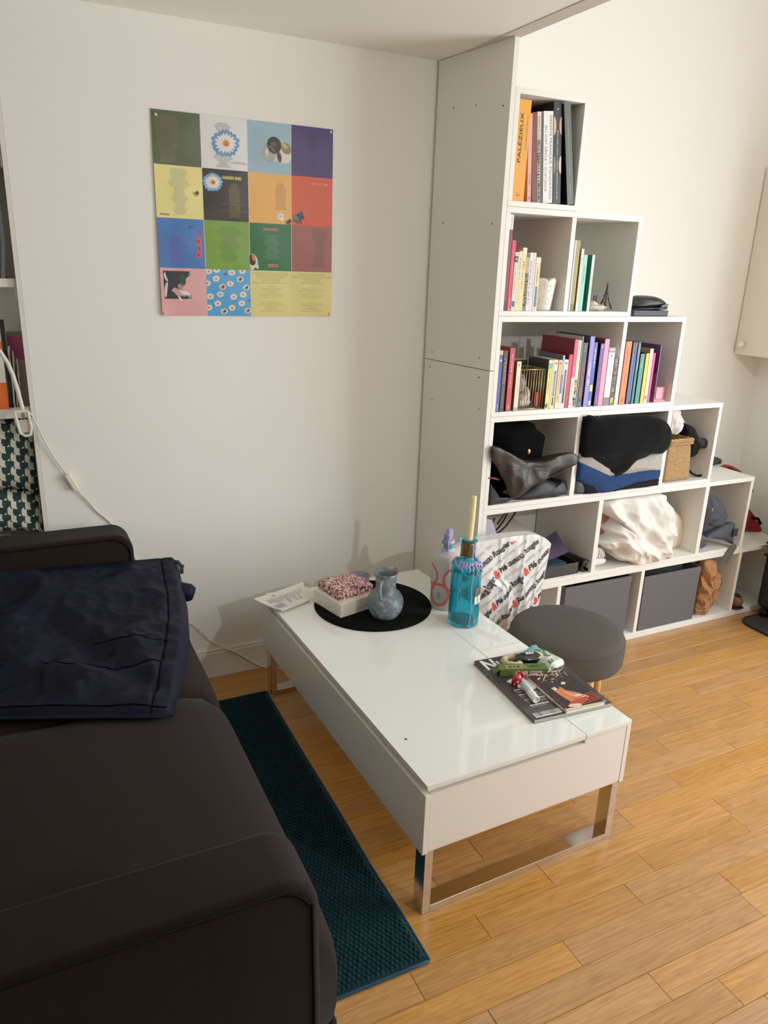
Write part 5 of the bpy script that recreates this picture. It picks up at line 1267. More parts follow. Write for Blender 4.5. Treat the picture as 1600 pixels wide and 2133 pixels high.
mb = MB(); mb.add([(-GW/2, -GD/2 + .001, GH - .001), (-GW/2, GD/2 - .001, GH - .001), (-GW/2 - .018, GD/2 - .004, GH - .015), (-GW/2 - .018, -GD/2 + .004, GH - .015)], [(0, 1, 2, 3)]); fo = mb.build('open_flap', GC, parent=gc)
sm = fo.modifiers.new('t', 'SOLIDIFY'); sm.thickness = .0008
# black rounded case with a beige scrunchie ring
mb = MB(); mb.ell((0, 0, .016), (.046, .027, .0155), 32, 14, e=.8)
k = tag(mb.build('compact_case', mat('black_gloss_case', (16, 16, 17), .2, coat=.5), loc=(-.168, -.996, ZM), rotz=-.15), 'glossy black rounded case behind the olive green carton', 'case')
mb = MB()
for a, b_ in ((-.012, -.003), (-.001, .006), (.008, .014)): mb.poly([(a, -.006, .0322), (b_, -.006, .0322), (b_ + .001, .006, .0322), (a + .001, .006, .0322)])
mb.build('white_mark', C((232, 232, 232), .4), parent=k)
mb = MB(); mb.tube([(.026 * math.cos(a), .026 * math.sin(a), .010) for a in [q * PI / 16 for q in range(33)]], .0095, 10)
tag(mb.build('hair_tie', mat('beige_velvet', (206, 190, 156), .9, var=.1, bump=.3), loc=(-.222, -.985, ZM)), 'beige fabric hair tie left of the glossy black case', 'hair tie')
mb = MB(); mb.lathe([(0, 0), (.021, 0), (.022, .002), (.022, .005), (.021, .007), (0, .007)], 28)
# tissue pack
tpk = thing('tissue_pack', 'open plastic pack of tissues printed with green leaves at the table corner', 'tissues', (-.118, -1.010, ZM), .20)
mb = MB()
def pack(u, v):
    x_ = -.036 + .072 * u; y_ = -.052 + .118 * v
    e = (1 - abs(2*u - 1) ** 4); z_ = .006 + .022 * e * (1 - max(0, (v - .62) / .38) ** 1.2 * .75)
    z_ += .0035 * noise.noise(Vector((u * 5, v * 7, 1))) + .012 * max(0, (v - .8) / .2) * u
    return Vector((x_, y_, z_))
mb.grid(pack, 24, 30); mb.grid(lambda u, v: Vector((pack(u, v).x, pack(u, v).y, .0005 + .010 * max(0, (v - .8) / .2) * u)), 24, 30, flip=True)
for u_ in (0, 1): mb.grid(lambda a, b_, u_=u_: Vector((pack(u_, a).x, pack(u_, a).y, (.0005 + .010 * max(0, (a - .8) / .2) * u_) * (1 - b_) + pack(u_, a).z * b_)), 30, 1, flip=(u_ == 0))
for v_ in (0, 1): mb.grid(lambda a, b_, v_=v_: Vector((pack(a, v_).x, pack(a, v_).y, (.0005 + .010 * v_ * a) * (1 - b_) + pack(a, v_).z * b_)), 24, 1, flip=(v_ == 1))
pm_ = [mat('pack_film', (222, 230, 214), .25, coat=.5), C((110, 184, 186), .3), C((84, 150, 112), .35)]
for v0_, v1_ in ((.80, .995), (.45, .60)):
    mb.grid(lambda u, v: pack(.01 + (.98 if v0_ > .7 else .22) * u + (0 if v0_ > .7 else .0), v0_ + (v1_ - v0_) * v) + Vector((0, 0, .0006)), 16, 6, 1)
rr = random.Random(2)
for k in range(15):
    uc, vc, q, s_ = rr.uniform(.15, .85), rr.uniform(.06, .76), rr.uniform(0, 3), rr.uniform(.06, .11)
    pts = []
    for t in range(12):
        a = 2 * PI * t / 12; lx, ly = s_ * math.cos(a), s_ * .5 * math.sin(a)
        pts.append(pack(min(.98, max(.02, uc + (lx*math.cos(q) - ly*math.sin(q)) * 1.2)), min(.97, max(.03, vc + lx*math.sin(q) + ly*math.cos(q)))) + Vector((0, 0, .001 + .00005 * k)))
    mb.poly([tuple(p) for p in pts], 2)
mb.build('wrapper', pm_, parent=tpk)
mb = MB(); mb.ell((.002, -.050, .012), (.029, .012, .009), 18, 10, e=.7,  fn=lambda p: p + Vector((0, 0, .003 * noise.noise(p * 80)))); mb.build('tissue', C((242, 242, 240), .9), parent=tpk)
# red elephant figurine on a paper slip
mb = MB(); mb.box(-.028, .028, -.040, .040, 0, .0006); tag(mb.build('paper_slip', PAPER, loc=(-.262, -1.098, ZM), rotz=.3), 'little white paper slip under the red elephant on the magazine', 'paper')
mb = MB(); ZE = ZM + .0008
mb.ell((0, 0, .022), (.017, .012, .012), 20, 12); mb.ell((.019, 0, .026), (.009, .009, .010), 16, 10)
for sy in (-1, 1):
    mb.ell((.016, sy * .010, .027), (.006, .003, .008), 12, 8)
    for sx in (-.010, .010): mb.tube([(sx, sy * .006, .018), (sx, sy * .007, .0)], [.0052, .0048], 10)
mb.tube([(.026, 0, .024), (.032, 0, .020), (.034, 0, .013), (.037, 0, .011)], [.004, .0034, .0028, .0022], 8); mb.tube([(-.016, 0, .024), (-.021, 0, .016)], [.0016, .0012], 6)
tag(mb.build('elephant_figurine', mat('red_resin', (176, 14, 30), .3, coat=.4), loc=(-.281, -1.093, ZE), rotz=.25), 'tiny red elephant figurine standing on the magazine', 'figurine')
lb = thing('lip_balm', 'pale blue tube of lip balm with a white cap lying on the magazine', 'lip balm', (-.282, -1.158, ZM + .0112), 0)
lb.rotation_euler = (PI/2, 0, -.20)
mb = MB(); mb.lathe([(0, -.046), (.0102, -.046), (.0108, -.044), (.0108, .006)], 28); mb.build('tube_body', C((182, 204, 212), .35), parent=lb)
mb = MB(); mb.lathe([(.0111, .004), (.0114, .006), (.0112, .042), (.0102, .0445), (.0085, .0445), (.0078, .0425), (0, .0425)], 28); mb.build('cap', C((240, 238, 234), .35), parent=lb)

# ------------------------------------------------------------------ printed white plastic carrier bag
pbg = thing('carrier_bag', 'white plastic shop bag with diagonal black, grey and red lettering behind the table', 'bag', (.085, -.47, 0))
BX0, BX1 = -.145, .312
def btop(u): return .632 - .012 * (2*u - .9) ** 2 - .055 * max(0, (u - .72) / .28) ** 2 - .010 * max(0, (.12 - u) / .12)
def bagp(u, v, side):
    x_ = BX0 + (BX1 - BX0) * u
    e = max(0, 1 - abs(2*u - 1) ** 3.5) ** .6
    vv = math.sin(PI * min(1, max(0, v * .96 + .02))) ** .6
    th = .038 * e * (.35 + .65 * vv)
    wr = 0
    if True:
        w = Vector((u * 4.5, v * 2.2, side * 3.1))
        wr = .010 * (1 - 2.2 * abs(noise.noise(w * .7 + Vector((v * 1.2, 0, 0))))) + .0022 * (1 - 2 * abs(noise.noise(w * 2.2)))
        wr *= e * min(1, v * 6)
        # long creases running down from the top
        wr += .007 * math.exp(-((u - .42 - .10 * (1 - v)) / .018) ** 2) + .008 * math.exp(-((u - .68 + .10 * (1 - v)) / .016) ** 2) + .006 * math.exp(-((u - .86 + .05 * (1-v)) / .015) ** 2)
    z_ = btop(u) * v
    # inward taper of right side near the bottom
    x_ -= .075 * max(0, u - .3) / .7 * (1 - v)
    q_ = min(1, max(0, (.76 - v) / .10)); x_ += .088 * (1 - u) ** 1.5 * q_ * q_ * (3 - 2 * q_)
    y_ = -.468 + side * th - (wr if side < 0 else -wr * .5)
    y_ = min(y_, -.4125)
    # top lip folded over backwards
    return Vector((x_, y_, z_))
mb = MB()
mb.grid(lambda u, v: bagp(u, v, -1), 90, 90); mb.grid(lambda u, v: bagp(u, v, 1), 60, 60, flip=True)
for v_ in (0, 1): mb.grid(lambda a, b_, v_=v_: bagp(a, v_, -1) * (1 - b_) + bagp(a, v_, 1) * b_, 60, 2, flip=(v_ == 0))
for u_ in (0, 1): mb.grid(lambda a, b_, u_=u_: bagp(u_, a, -1) * (1 - b_) + bagp(u_, a, 1) * b_, 60, 2, flip=(u_ == 1))
bgm = [mat('white_polythene', (226, 224, 221), .3, var=.02, coat=.25), C((34, 32, 34), .45), C((222, 76, 66), .45), C((178, 174, 172), .45)]
ang = .54; ca_, sa_ = math.cos(ang), math.sin(ang)
def onbag(t, n):
    x_ = t * ca_ - n * sa_; z_ = t * sa_ + n * ca_
    u = (x_ - BX0) / (BX1 - BX0); v = z_ / btop(min(1, max(0, u)))
    if not (.012 < u < .985 and .012 < v < .975): return None
    p = bagp(u, v, -1); return Vector((p.x, p.y - .0016, p.z))
def bagtext(s, t0, n0, L_, H_, m, bold):
    vs, fs = glyphs(s, bold)
    x0 = min(p[0] for p in vs); x1 = max(p[0] for p in vs); y0 = 0 if s not in ('·',) else min(p[1] for p in vs); y1 = max(p[1] for p in vs)
    out = []; ok = []
    for x, y in vs:
        q = onbag(t0 + (x - x0) / (x1 - x0) * L_, n0 + (y - y0) / max(1e-6, y1 - y0) * H_); ok.append(q is not None); out.append(q or Vector((0, -.47, .1)))
    mb.add(out, [tuple(f) for f in fs if all(ok[i] for i in f)], m)
for row in range(-2, 9):
    n0 = .146 + .0805 * row; ph = .189 + (0 if row % 2 else .119)
    for k in range(-4, 4):
        t = ph + .238 * k
        bagtext('Rougier', t, n0, .081, .0255, 1, .030); bagtext('&', t + .083, n0 - .003, .029, .0360, 2, .045); bagtext('Plé', t + .114, n0, .036, .0275, 1, .030)
        bagtext('·', t + .151, n0 + .006, .004, .004, 1, .05)
        bagtext('GRAPHIGRO', t + .159, n0, .070, .0205, 1, .045); bagtext('·', t + .230, n0 + .006, .004, .004, 1, .05)
        gt = ('arts graphiques /', 'loisirs créatifs /') if (k + row) % 2 else ('enfant / arts /', 'encadrement /')
        bagtext(gt[0], t - .01, n0 - .036, .112, .0165, 3, -.004); bagtext(gt[1], t + .108, n0 - .036, .115, .0165, 3, -.004)
mb.build('bag_film', bgm, parent=pbg, world=True)
# ------------------------------------------------------------------ poster on the back wall
PX0, PX1, PZ0, PZ1 = -1.0635, -.4508, 1.4063, 2.0332
pst = thing('poster', 'square poster of sixteen coloured squares with lyrics and daisies on the wall', 'poster', (-.757, 0, 1.4063))
mb = MB(); pmats = []; pidx = {}
def pc(c):
    if c not in pidx: pmats.append(C(c, .42)); pidx[c] = len(pmats) - 1
    return pidx[c]
XS = [0, .2489, .502, .750, 1.0]; ZS_ = [1.0, .7492, .4955, .2467, 0.0]      # fold lines as fractions
def pp(a, b_, lay=0):
    x_ = PX0 + (PX1 - PX0) * a; z_ = PZ0 + (PZ1 - PZ0) * b_
    # gentle fold relief and lifted left edge
    f = min(min(abs(a - q) for q in XS), min(abs(b_ - q) for q in ZS_))
    y_ = -.004 - .004 * min(1, f / .12) - .006 * max(0, .06 - a) / .06 * (1 - b_) - .0035 * noise.noise(Vector((a * 3, b_ * 3, 4)))
    x_ += .004 * (1 - a) * (1 - b_) * 0
    return Vector((x_, min(y_, -.0012) - .00035 * lay, z_))
cols = [[(84, 96, 66), (226, 226, 224), (156, 188, 204), (72, 52, 112)],
        [(232, 222, 142), (56, 46, 42), (238, 182, 100), (224, 92, 66)],
        [(62, 118, 186), (120, 160, 52), (40, 112, 68), (162, 96, 92)],
        [(226, 164, 164), (84, 164, 218), (226, 214, 136), (226, 214, 136)]]
for r_ in range(4):
    for c_ in range(4):
        a0, a1, b1, b0 = XS[c_], XS[c_+1], ZS_[r_], ZS_[r_+1]
        mb.grid(lambda u, v: pp(a0 + (a1-a0)*u, b0 + (b1-b0)*v), 8, 8, pc(cols[r_][c_]))
def cellp(r_, c_, u, v, lay): return pp(XS[c_] + (XS[c_+1] - XS[c_]) * u, ZS_[r_+1] + (ZS_[r_] - ZS_[r_+1]) * v, lay)
rr = random.Random(3)
def lyr(r_, c_, uc, v0, v1, prof, col, dens=.0225, hgt=.011, lay=1):
    v = v1; k = pc(col); n = int((v1 - v0) / dens)
    for i in range(n):
        t = i / max(1, n - 1); q = t * (len(prof) - 1); j = min(int(q), len(prof) - 2); w_ = prof[j] + (prof[j+1] - prof[j]) * (q - j)
        w_ *= rr.uniform(.82, 1.12); 
        if rr.random() < .12: w_ *= 1.35
        u = uc - w_
        while u < uc + w_:
            l = rr.uniform(.02, .06); e = min(uc + w_, u + l)
            mb.add([cellp(r_, c_, u, v - hgt, lay), cellp(r_, c_, e, v - hgt, lay), cellp(r_, c_, e, v, lay), cellp(r_, c_, u, v, lay)], [(0, 1, 2, 3)], k); u = e + .009
        v -= dens
def disc(r_, c_, uc, vc, ru, rv, col, lay, rot=0, n=18, clip=True):
    pts = []
    for i in range(n):
        a = 2 * PI * i / n; lx, ly = ru * math.cos(a), rv * math.sin(a)
        u, v = uc + lx*math.cos(rot) - ly*math.sin(rot), vc + lx*math.sin(rot) + ly*math.cos(rot)
        if clip: u = min(1, max(0, u)); v = min(1, max(0, v))
        pts.append(cellp(r_, c_, u, v, lay))
    mb.add(pts, [tuple(range(n))], pc(col))
def daisy(r_, c_, uc, vc, s, rim=None, lay=2, q=0.0):
    n = 11
    n = 17 if rim else 12; wv = lambda a: 1 + .16 * math.sin(2*a + 1.2) + .08 * math.sin(5*a)
    if rim:
        for i in range(n): a = 2*PI*i/n + q; disc(r_, c_, uc + s*.66*wv(a)*math.cos(a), vc + s*.64*wv(a)*math.sin(a), s*.56, s*.26, rim, lay + .002*i, a, 12)
    for i in range(n): a = 2*PI*i/n + q; disc(r_, c_, uc + s*.52*wv(a)*math.cos(a), vc + s*.48*wv(a)*math.sin(a), s*.42, s*(.13 if rim else .17), (232, 226, 218), lay + 1 + .002*i, a, 12)
    disc(r_, c_, uc, vc, s*.45, s*.42, (226, 220, 208), lay + 1.4); disc(r_, c_, uc + s*.02, vc, s*.30, s*.27, (222, 146, 36), lay + 2); disc(r_, c_, uc + s*.07, vc - s*.05, s*.18, s*.15, (196, 116, 24), lay + 2.3)
def bee(r_, c_, uc, vc, s, lay=6, body=(40, 28, 22), acc=(206, 132, 46), wing=(92, 66, 50)):
    disc(r_, c_, uc, vc, s, s*.55, body, lay, .6); disc(r_, c_, uc - s*.5, vc - s*.2, s*.6, s*.35, acc, lay + .4, -.5); disc(r_, c_, uc + s*.4, vc + s*.5, s*.55, s*.25, wing, lay + .5, 1.1); disc(r_, c_, uc + s*.7, vc, s*.4, s*.3, body, lay + .6, .2)
    for k in range(3): disc(r_, c_, uc - s*.3 + s*.4*k, vc - s*.7, s*.08, s*.35, body, lay + .3, .3)
def ttl(r_, c_, t, u0, v0, L_, H_, col, lay=2, bold=.03):
    mb.text(t, lambda a, b_: cellp(r_, c_, u0 + a, v0 + b_, lay), L_, H_, pc(col), bold)
lyr(0, 0, .31, .03, .90, [.21, .24, .24, .22, .20, .22, .17, .15, .18], (126, 112, 90))
lyr(0, 1, .47, .70, .88, [.10, .15, .18, .14, .10], (150, 146, 146)); lyr(0, 1, .46, .02, .30, [.12, .24, .12, .09, .17], (150, 146, 146)); lyr(0, 1, .46, .3, .42, [.26, .16], (170, 166, 164))
daisy(0, 1, .52, .50, .235, (104, 152, 198), 2, .3); lyr(0, 1, .80, .12, .165, [.13, .13], (150, 130, 134))
lyr(0, 2, .27, .10, .84, [.12, .13, .10, .12, .08], (166, 186, 190))
# generic figures photo in the pale blue square
disc(0, 2, .66, .40, .27, .15, (216, 210, 204), 2, -.1); disc(0, 2, .85, .36, .16, .14, (222, 216, 212), 2.2, .2); disc(0, 2, .48, .38, .14, .16, (176, 168, 160), 2.4, .6)
disc(0, 2, .60, .56, .165, .165, (44, 34, 30), 3); disc(0, 2, .58, .58, .07, .05, (96, 78, 70), 3.4); disc(0, 2, .88, .52, .13, .105, (150, 130, 88), 3, -.5); disc(0, 2, .84, .57, .09, .04, (196, 176, 128), 3.3, -.5); disc(0, 2, .72, .34, .05, .10, (70, 54, 46), 3.5, .2)
lyr(0, 3, .5, .10, .82, [.12, .10, .13, .09], (66, 50, 102))
lyr(1, 0, .50, .06, .94, [.18, .18, .16, .25, .10, .12, .20, .10, .14, .10], (176, 178, 150)); bee(1, 0, .86, .50, .055); ttl(1, 0, 'POTHOLE', .07, .045, .20, .035, (70, 70, 62))
daisy(1, 1, .22, .74, .165, (120, 172, 214), 2, .1); ttl(1, 1, 'GARDEN SHED', .43, .815, .42, .062, (230, 220, 120)); lyr(1, 1, .68, .05, .74, [.07, .12, .13, .11, .12, .13, .13], (128, 116, 62)); lyr(1, 1, .66, .30, .34, [.26, .26], (120, 104, 84)); lyr(1, 1, .66, .17, .20, [.26, .26], (120, 104, 84))
lyr(1, 2, .74, .27, .82, [.06, .14, .12, .12, .14], (184, 142, 100)); disc(1, 2, .73, .155, .085, .07, (230, 228, 228), 2, .2); disc(1, 2, .78, .09, .03, .04, (230, 228, 228), 2.1, -.6); lyr(1, 2, .73, .14, .17, [.05, .05], (160, 160, 168), .0225, .02, 3); bee(1, 2, .93, .055, .065, 4, (36, 28, 20), (120, 96, 40), (60, 48, 30))
lyr(1, 3, .28, .15, .90, [.12, .10, .14, .16, .14], (216, 112, 66)); lyr(1, 3, .72, .06, .80, [.20, .17, .20, .22, .16], (216, 112, 66)); ttl(1, 3, "I AIN'T GOT TIME!", .47, .845, .41, .042, (236, 176, 166)); bee(1, 3, .17, .16, .13, 4, (66, 50, 92), (56, 140, 128), (50, 84, 130))
lyr(2, 0, .38, .06, .70, [.05, .16, .24, .22, .12, .20, .22], (112, 108, 184)); ttl(2, 0, '911', .66, .81, .10, .05, (44, 78, 140))
# folded ribbon shape in the blue square
for k, (u0, v0, u1, v1) in enumerate(((.80, .48, .92, .64), (.815, .36, .93, .48), (.78, .22, .92, .35))):
    mb.add([cellp(2, 0, u, v, 2 + k * .2) for u, v in ((u0, v0), (u1, v0 + .02), (u1 + .01, v1), (u0 + .01, v1 - .01))], [(0, 1, 2, 3)], pc((206, 82, 98)))
    disc(2, 0, (u0+u1)/2, (v0+v1)/2, .035, .04, (150, 50, 76), 3)
mb.add([cellp(2, 0, u, v, 2) for u, v in ((.90, .66), (.925, .66), (.915, .80), (.905, .80))], [(0, 1, 2, 3)], pc((150, 50, 76)))
lyr(2, 1, .54, .14, .88, [.14, .32, .14, .16, .24, .13, .22, .12], (104, 134, 60))
ttl(2, 2, "DROPPIN'", .33, .845, .34, .062, (222, 128, 116)); ttl(2, 2, 'SEEDS', .42, .085, .24, .062, (222, 128, 116)); lyr(2, 2, .52, .24, .76, [.14, .12, .20, .11, .18, .11, .16], (96, 150, 122))
disc(2, 2, .06, .20, .12, .15, (226, 222, 214), 2, .3); disc(2, 2, .05, .22, .085, .12, (56, 34, 26), 2.4, .2); disc(2, 2, .09, .26, .04, .07, (214, 128, 58), 2.8, .3); disc(2, 2, .16, .10, .035, .07, (226, 222, 214), 2.2, .4); disc(2, 2, .06, .06, .04, .06, (226, 222, 214), 2.2, -.3)
lyr(2, 3, .68, .10, .92, [.16, .18, .10, .12, .14, .12, .18], (128, 84, 84)); lyr(2, 3, .14, .37, .41, [.05, .05], (136, 82, 80))
# small dark collage photo in the pink square
mb.add([cellp(3, 0, u, v, 1) for u, v in ((.07, .36), (.66, .36), (.65, .94), (.06, .94))], [(0, 1, 2, 3)], pc((24, 30, 32)))
mb.add([cellp(3, 0, u, v, 1.3) for u, v in ((.46, .36), (.66, .36), (.65, .94), (.50, .94))], [(0, 1, 2, 3)], pc((46, 146, 148)))
for k in range(9): mb.add([cellp(3, 0, u, v, 1.8) for u, v in ((.36 + .022*k, .37), (.368 + .022*k, .37), (.372 + .022*k, .62 + .02*k), (.364 + .022*k, .62 + .02*k))], [(0, 1, 2, 3)], pc((20, 60, 64)))
disc(3, 0, .14, .82, .06, .10, (210, 206, 204), 2, .3); disc(3, 0, .12, .55, .045, .16, (206, 200, 198), 2, -.15); disc(3, 0, .30, .52, .16, .07, (206, 160, 158), 2.2, -.5); disc(3, 0, .46, .50, .17, .035, (230, 222, 220), 2.5, -.25); disc(3, 0, .36, .42, .14, .03, (232, 224, 222), 2.6, -.9); disc(3, 0, .48, .76, .07, .12, (38, 70, 60), 2.1); disc(3, 0, .24, .44, .08, .05, (30, 26, 28), 2.7)
lyr(3, 0, .80, .08, .90, [.07, .10, .08, .11, .09], (220, 172, 170))
RD = random.Random(12)
DP = [(.06, .95), (.24, .99), (.58, .94), (.82, .98), (.22, .80), (.76, .80), (.02, .70), (.53, .70), (.36, .63), (.90, .62), (.08, .42), (.30, .47), (.60, .42), (.82, .47), (.24, .27), (.78, .28), (.04, .18), (.56, .18), (.38, .10), (.92, .12)]
for i, (u, v) in enumerate(DP):
    daisy(3, 1, u, v, .085, None, 1, i * .7)
    if i in (8, 9, 18, 19, 5): bee(3, 1, u, v, .045, 4)
for u, v in ((.43, .90), (.96, .34)): bee(3, 1, u, v, .03, 4)
for c_ in (2, 3):
    lyr(3, c_, .5, .70, .96, [.40, .34, .22, .30], (184, 170, 104), .028, .011); lyr(3, c_, .5, .36, .66, [.10, .30, .12, .36, .18], (184, 170, 104), .040, .011); lyr(3, c_, .5, .06, .32, [.12, .34, .14, .20, .28], (184, 170, 104), .034, .011)
# pale fold lines
for q in XS[1:4]: mb.grid(lambda u, v, q=q: pp(q - .0016 + .0032 * u, v, .6), 1, 40, pc((206, 200, 186)))
mb.build('poster_sheet', pmats, parent=pst, world=True)
mb = MB()
for a, b_ in ((.022, .975), (.985, .985), (.012, .012), (.988, .012)):
    p = pp(a, b_); T_ = Matrix.Translation((p.x, p.y - .0005, p.z)) @ Matrix.Rotation(PI/2, 4, 'X')
    mb.lathe([(.0045, -.0005), (.005, .001), (.0035, .0035), (0, .004)], 16, 0, T_)
mb.build('drawing_pins', C((206, 204, 200), .3), parent=pst, world=True)

# ------------------------------------------------------------------ alcove shelves on the left with their contents
def nshelf(z1, th, label, bracket=True):
    t = thing('alcove_shelf', label, 'shelf', (-1.9, .15, z1 - th))
    mb = MB(); mb.box(-2.315, -1.4995, .016, .296, z1 - th, z1); mb.build('board', TRIM, parent=t, world=True, bevel=.002)
    if not bracket: return z1
    mb = MB(); mb.box(-1.5035, -1.4995, .03, .29, z1 - th - .036, z1 - th - .0005); mb.build('bracket', TRIM, parent=t, world=True, bevel=.001)
    return z1
s1 = nshelf(1.894, .024, 'highest white alcove shelf at the left edge')
s2 = nshelf(1.515, .026, 'white alcove shelf under the curved stack of magazines')
s3 = nshelf(1.108, .030, 'white alcove shelf with the clip lamp clamped to its edge', False)
s4 = nshelf(.640, .030, 'lowest white alcove shelf carrying the patterned cushions')
rr = random.Random(6)
for i in range(7):
    x_ = -1.508 - i * .017; g = (96, 98, 110) if i % 3 == 0 else ((60, 62, 74) if i % 3 == 1 else (136, 136, 142))
    mb = MB(); H = .335 - .012 * (i % 3); bow = .020 + .002 * (i % 2)
    def fn(u, v, dx, x_=x_, H=H, bow=bow): return Vector((x_ + dx - bow * (1 - math.sin(PI * min(1, v * .9 + .0))) * 1.0 - .014 * v, .035 + .20 * u, s2 + .0005 + H * v))
    mb.grid(lambda u, v: fn(u, v, 0), 2, 16, flip=True); mb.grid(lambda u, v: fn(u, v, -.011), 2, 16)
    for u_ in (0, 1): mb.grid(lambda a, b_, u_=u_: fn(u_, b_, -.011 * a), 1, 16, 1 if u_ == 0 else 0, flip=(u_ == 0))
    for v_ in (0, 1): mb.grid(lambda a, b_, v_=v_: fn(b_, v_, -.011 * a), 1, 2, 1, flip=(v_ == 1))
    lab = ['bowed grey magazine standing against the alcove side wall', 'bowed dark magazine, second from the alcove side wall', 'bowed pale grey magazine, third from the alcove side wall', 'bowed grey magazine, fourth from the alcove side wall', 'bowed dark magazine, fifth from the alcove side wall', 'bowed pale grey magazine, sixth from the alcove side wall', 'bowed grey magazine, seventh from the alcove side wall'][i]
    tag(mb.build('magazine', [C(g, .4), C(tuple(min(255, q + 30) for q in g), .6)], loc=(x_, .13, s2), world=True), lab, 'magazine', 'magazines bowed upright in the left alcove')
mb = MB(); mb.box(-.06, 0, -.10, .10, 0, .30); tag(mb.build('file_box', C((30, 31, 40), .6), loc=(-1.5085, .14, s1 + .0005), bevel=.003), 'dark file box on the highest alcove shelf', 'box')
# third shelf: orange and white book, papers, pink folder
mb = MB(); mb.box(0, .034, 0, .16, 0, .30)
for z0_, z1_, c in ((.275, .30, 1), (.255, .275, 2), (.0, .085, 2)): mb.poly([(0, -.0004, z0_), (.034, -.0004, z0_), (.034, -.0004, z1_), (0, -.0004, z1_)], c)
mb.poly([(.0215, -.0006, .19), (.034, -.0006, .19), (.034, -.0006, .215), (.0215, -.0006, .215)], 2)
zz = .10
while zz < .24: l = rr.uniform(.003, .008); mb.poly([(.010, -.0006, zz), (.016, -.0006, zz), (.016, -.0006, zz + l), (.010, -.0006, zz + l)], 3); zz += l + .004
tag(mb.build('book', [C((226, 220, 208), .5), C((206, 44, 40), .5), C((226, 106, 40), .5), C((60, 56, 52))], loc=(-1.595, .03, s3 + .0005), bevel=.0008), 'white paperback with red and orange bands on the third alcove shelf', 'book')
mb = MB(); mb.box(-.0, .050, 0, .19, 0, .225)
mb.poly([(0, -.0004, .15), (.05, -.0004, .15), (.05, -.0004, .225), (0, -.0004, .225)], 1)
tag(mb.build('folder', [C((176, 164, 150), .8), C((182, 88, 132), .6)], loc=(-1.545, .085, s3 + .0005), bevel=.001), 'pink-topped cardboard folder at the back of the third alcove shelf', 'folder')
mb = MB(); mb.box(0, .012, 0, .15, 0, .27); tag(mb.build('magazine', C((40, 38, 40), .6), loc=(-1.5588, .05, s3 + .0005)), 'thin black magazine between the banded paperback and the loose papers', 'magazine')
for i, (x_, h_, c, lab) in enumerate(((-1.544, .20, (206, 202, 208), 'crumpled white leaflet standing beside the thin black magazine'), (-1.534, .185, (198, 190, 180), 'creased beige leaflet standing second among the loose papers'), (-1.524, .16, (212, 204, 190), 'curled cream leaflet at the right of the loose papers'))):
    mb = MB()
    mb.grid(lambda u, v: Vector((x_ + .006 * noise.noise(Vector((u*3, v*5, i))) + .004 * v, .036 + .045 * u, s3 + .0006 + h_ * v * (1 - .12 * u))), 6, 12)
    o = tag(mb.build('leaflet', C(c, .8), loc=(x_, .06, s3), world=True), lab, 'leaflet', 'loose leaflets on the third alcove shelf'); o.modifiers.new('t', 'SOLIDIFY').thickness = .0018
# patterned cushions
def cushmat():
    m = bpy.data.materials.new('green_scale_print'); m.use_nodes = True; nt = m.node_tree; N = nt.nodes; L = nt.links; b = N['Principled BSDF']; b.inputs['Roughness'].default_value = .9
    tc = N.new('ShaderNodeTexCoord'); sx = N.new('ShaderNodeSeparateXYZ'); L.new(tc.outputs['Object'], sx.inputs[0])
    def M(op, a, b_=None, c=None):
        n = N.new('ShaderNodeMath'); n.operation = op
        for i, q in enumerate((a, b_, c)):
            if q is None: continue
            if isinstance(q, (int, float)): n.inputs[i].default_value = q
            else: L.new(q, n.inputs[i])
        return n.outputs[0]
    w, h = .0215, .0240
    v = M('DIVIDE', M('ADD', sx.outputs['Z'], M('MULTIPLY', sx.outputs['X'], .22)), h); row = M('FLOOR', v)
    u = M('ADD', M('DIVIDE', M('ADD', sx.outputs['X'], M('MULTIPLY', sx.outputs['Z'], -.10)), w), M('MULTIPLY', M('MODULO', row, 2.0), .5))
    fu = M('SUBTRACT', M('FRACT', u), .5); fv = M('FRACT', v)
    # tongue shapes, every other one pale, with little pale triangles between
    el = M('ADD', M('POWER', M('DIVIDE', fu, .37), 2.0), M('POWER', M('DIVIDE', M('MAXIMUM', M('SUBTRACT', .40, fv), 0.0), .40), 2.0))
    leaf = M('LESS_THAN', el, 1.0)
    alt = M('LESS_THAN', M('MODULO', M('ADD', M('FLOOR', u), M('ADD', row, 200.0)), 2.0), .5)
    tri = M('MULTIPLY', M('MULTIPLY', M('SUBTRACT', 1.0, leaf), M('GREATER_THAN', fu, .1)), M('LESS_THAN', fv, .26))
    f = M('MAXIMUM', M('MULTIPLY', leaf, alt), tri)
    mx = N.new('ShaderNodeMix'); mx.data_type = 'RGBA'; mx.inputs[6].default_value = lin((12, 56, 54)); mx.inputs[7].default_value = lin((212, 206, 188)); L.new(f, mx.inputs[0]); L.new(mx.outputs[2], b.inputs['Base Color'])
    return m
CM = cushmat()
for key, lab, y_ in (('cushA', 'upper green and cream scale-patterned cushion in the left alcove', .07), ('cushB', 'lower green and cream scale-patterned cushion peeking over the sofa arm', .055)):
    o_ = [(x_ if x_ > -1.60 else -1.86, z_) for x_, z_ in OUT[key][1]]
    tag(soft('cushion', None, None, o_, y_ + .03, .07, .12, CM, zmin=s4 + .002, zmax=1.072, xmax=-1.500, amp=.006, freq=7, ylim=(.004, .29), rings=12, n=90), lab, 'cushion', 'scale-patterned cushions')

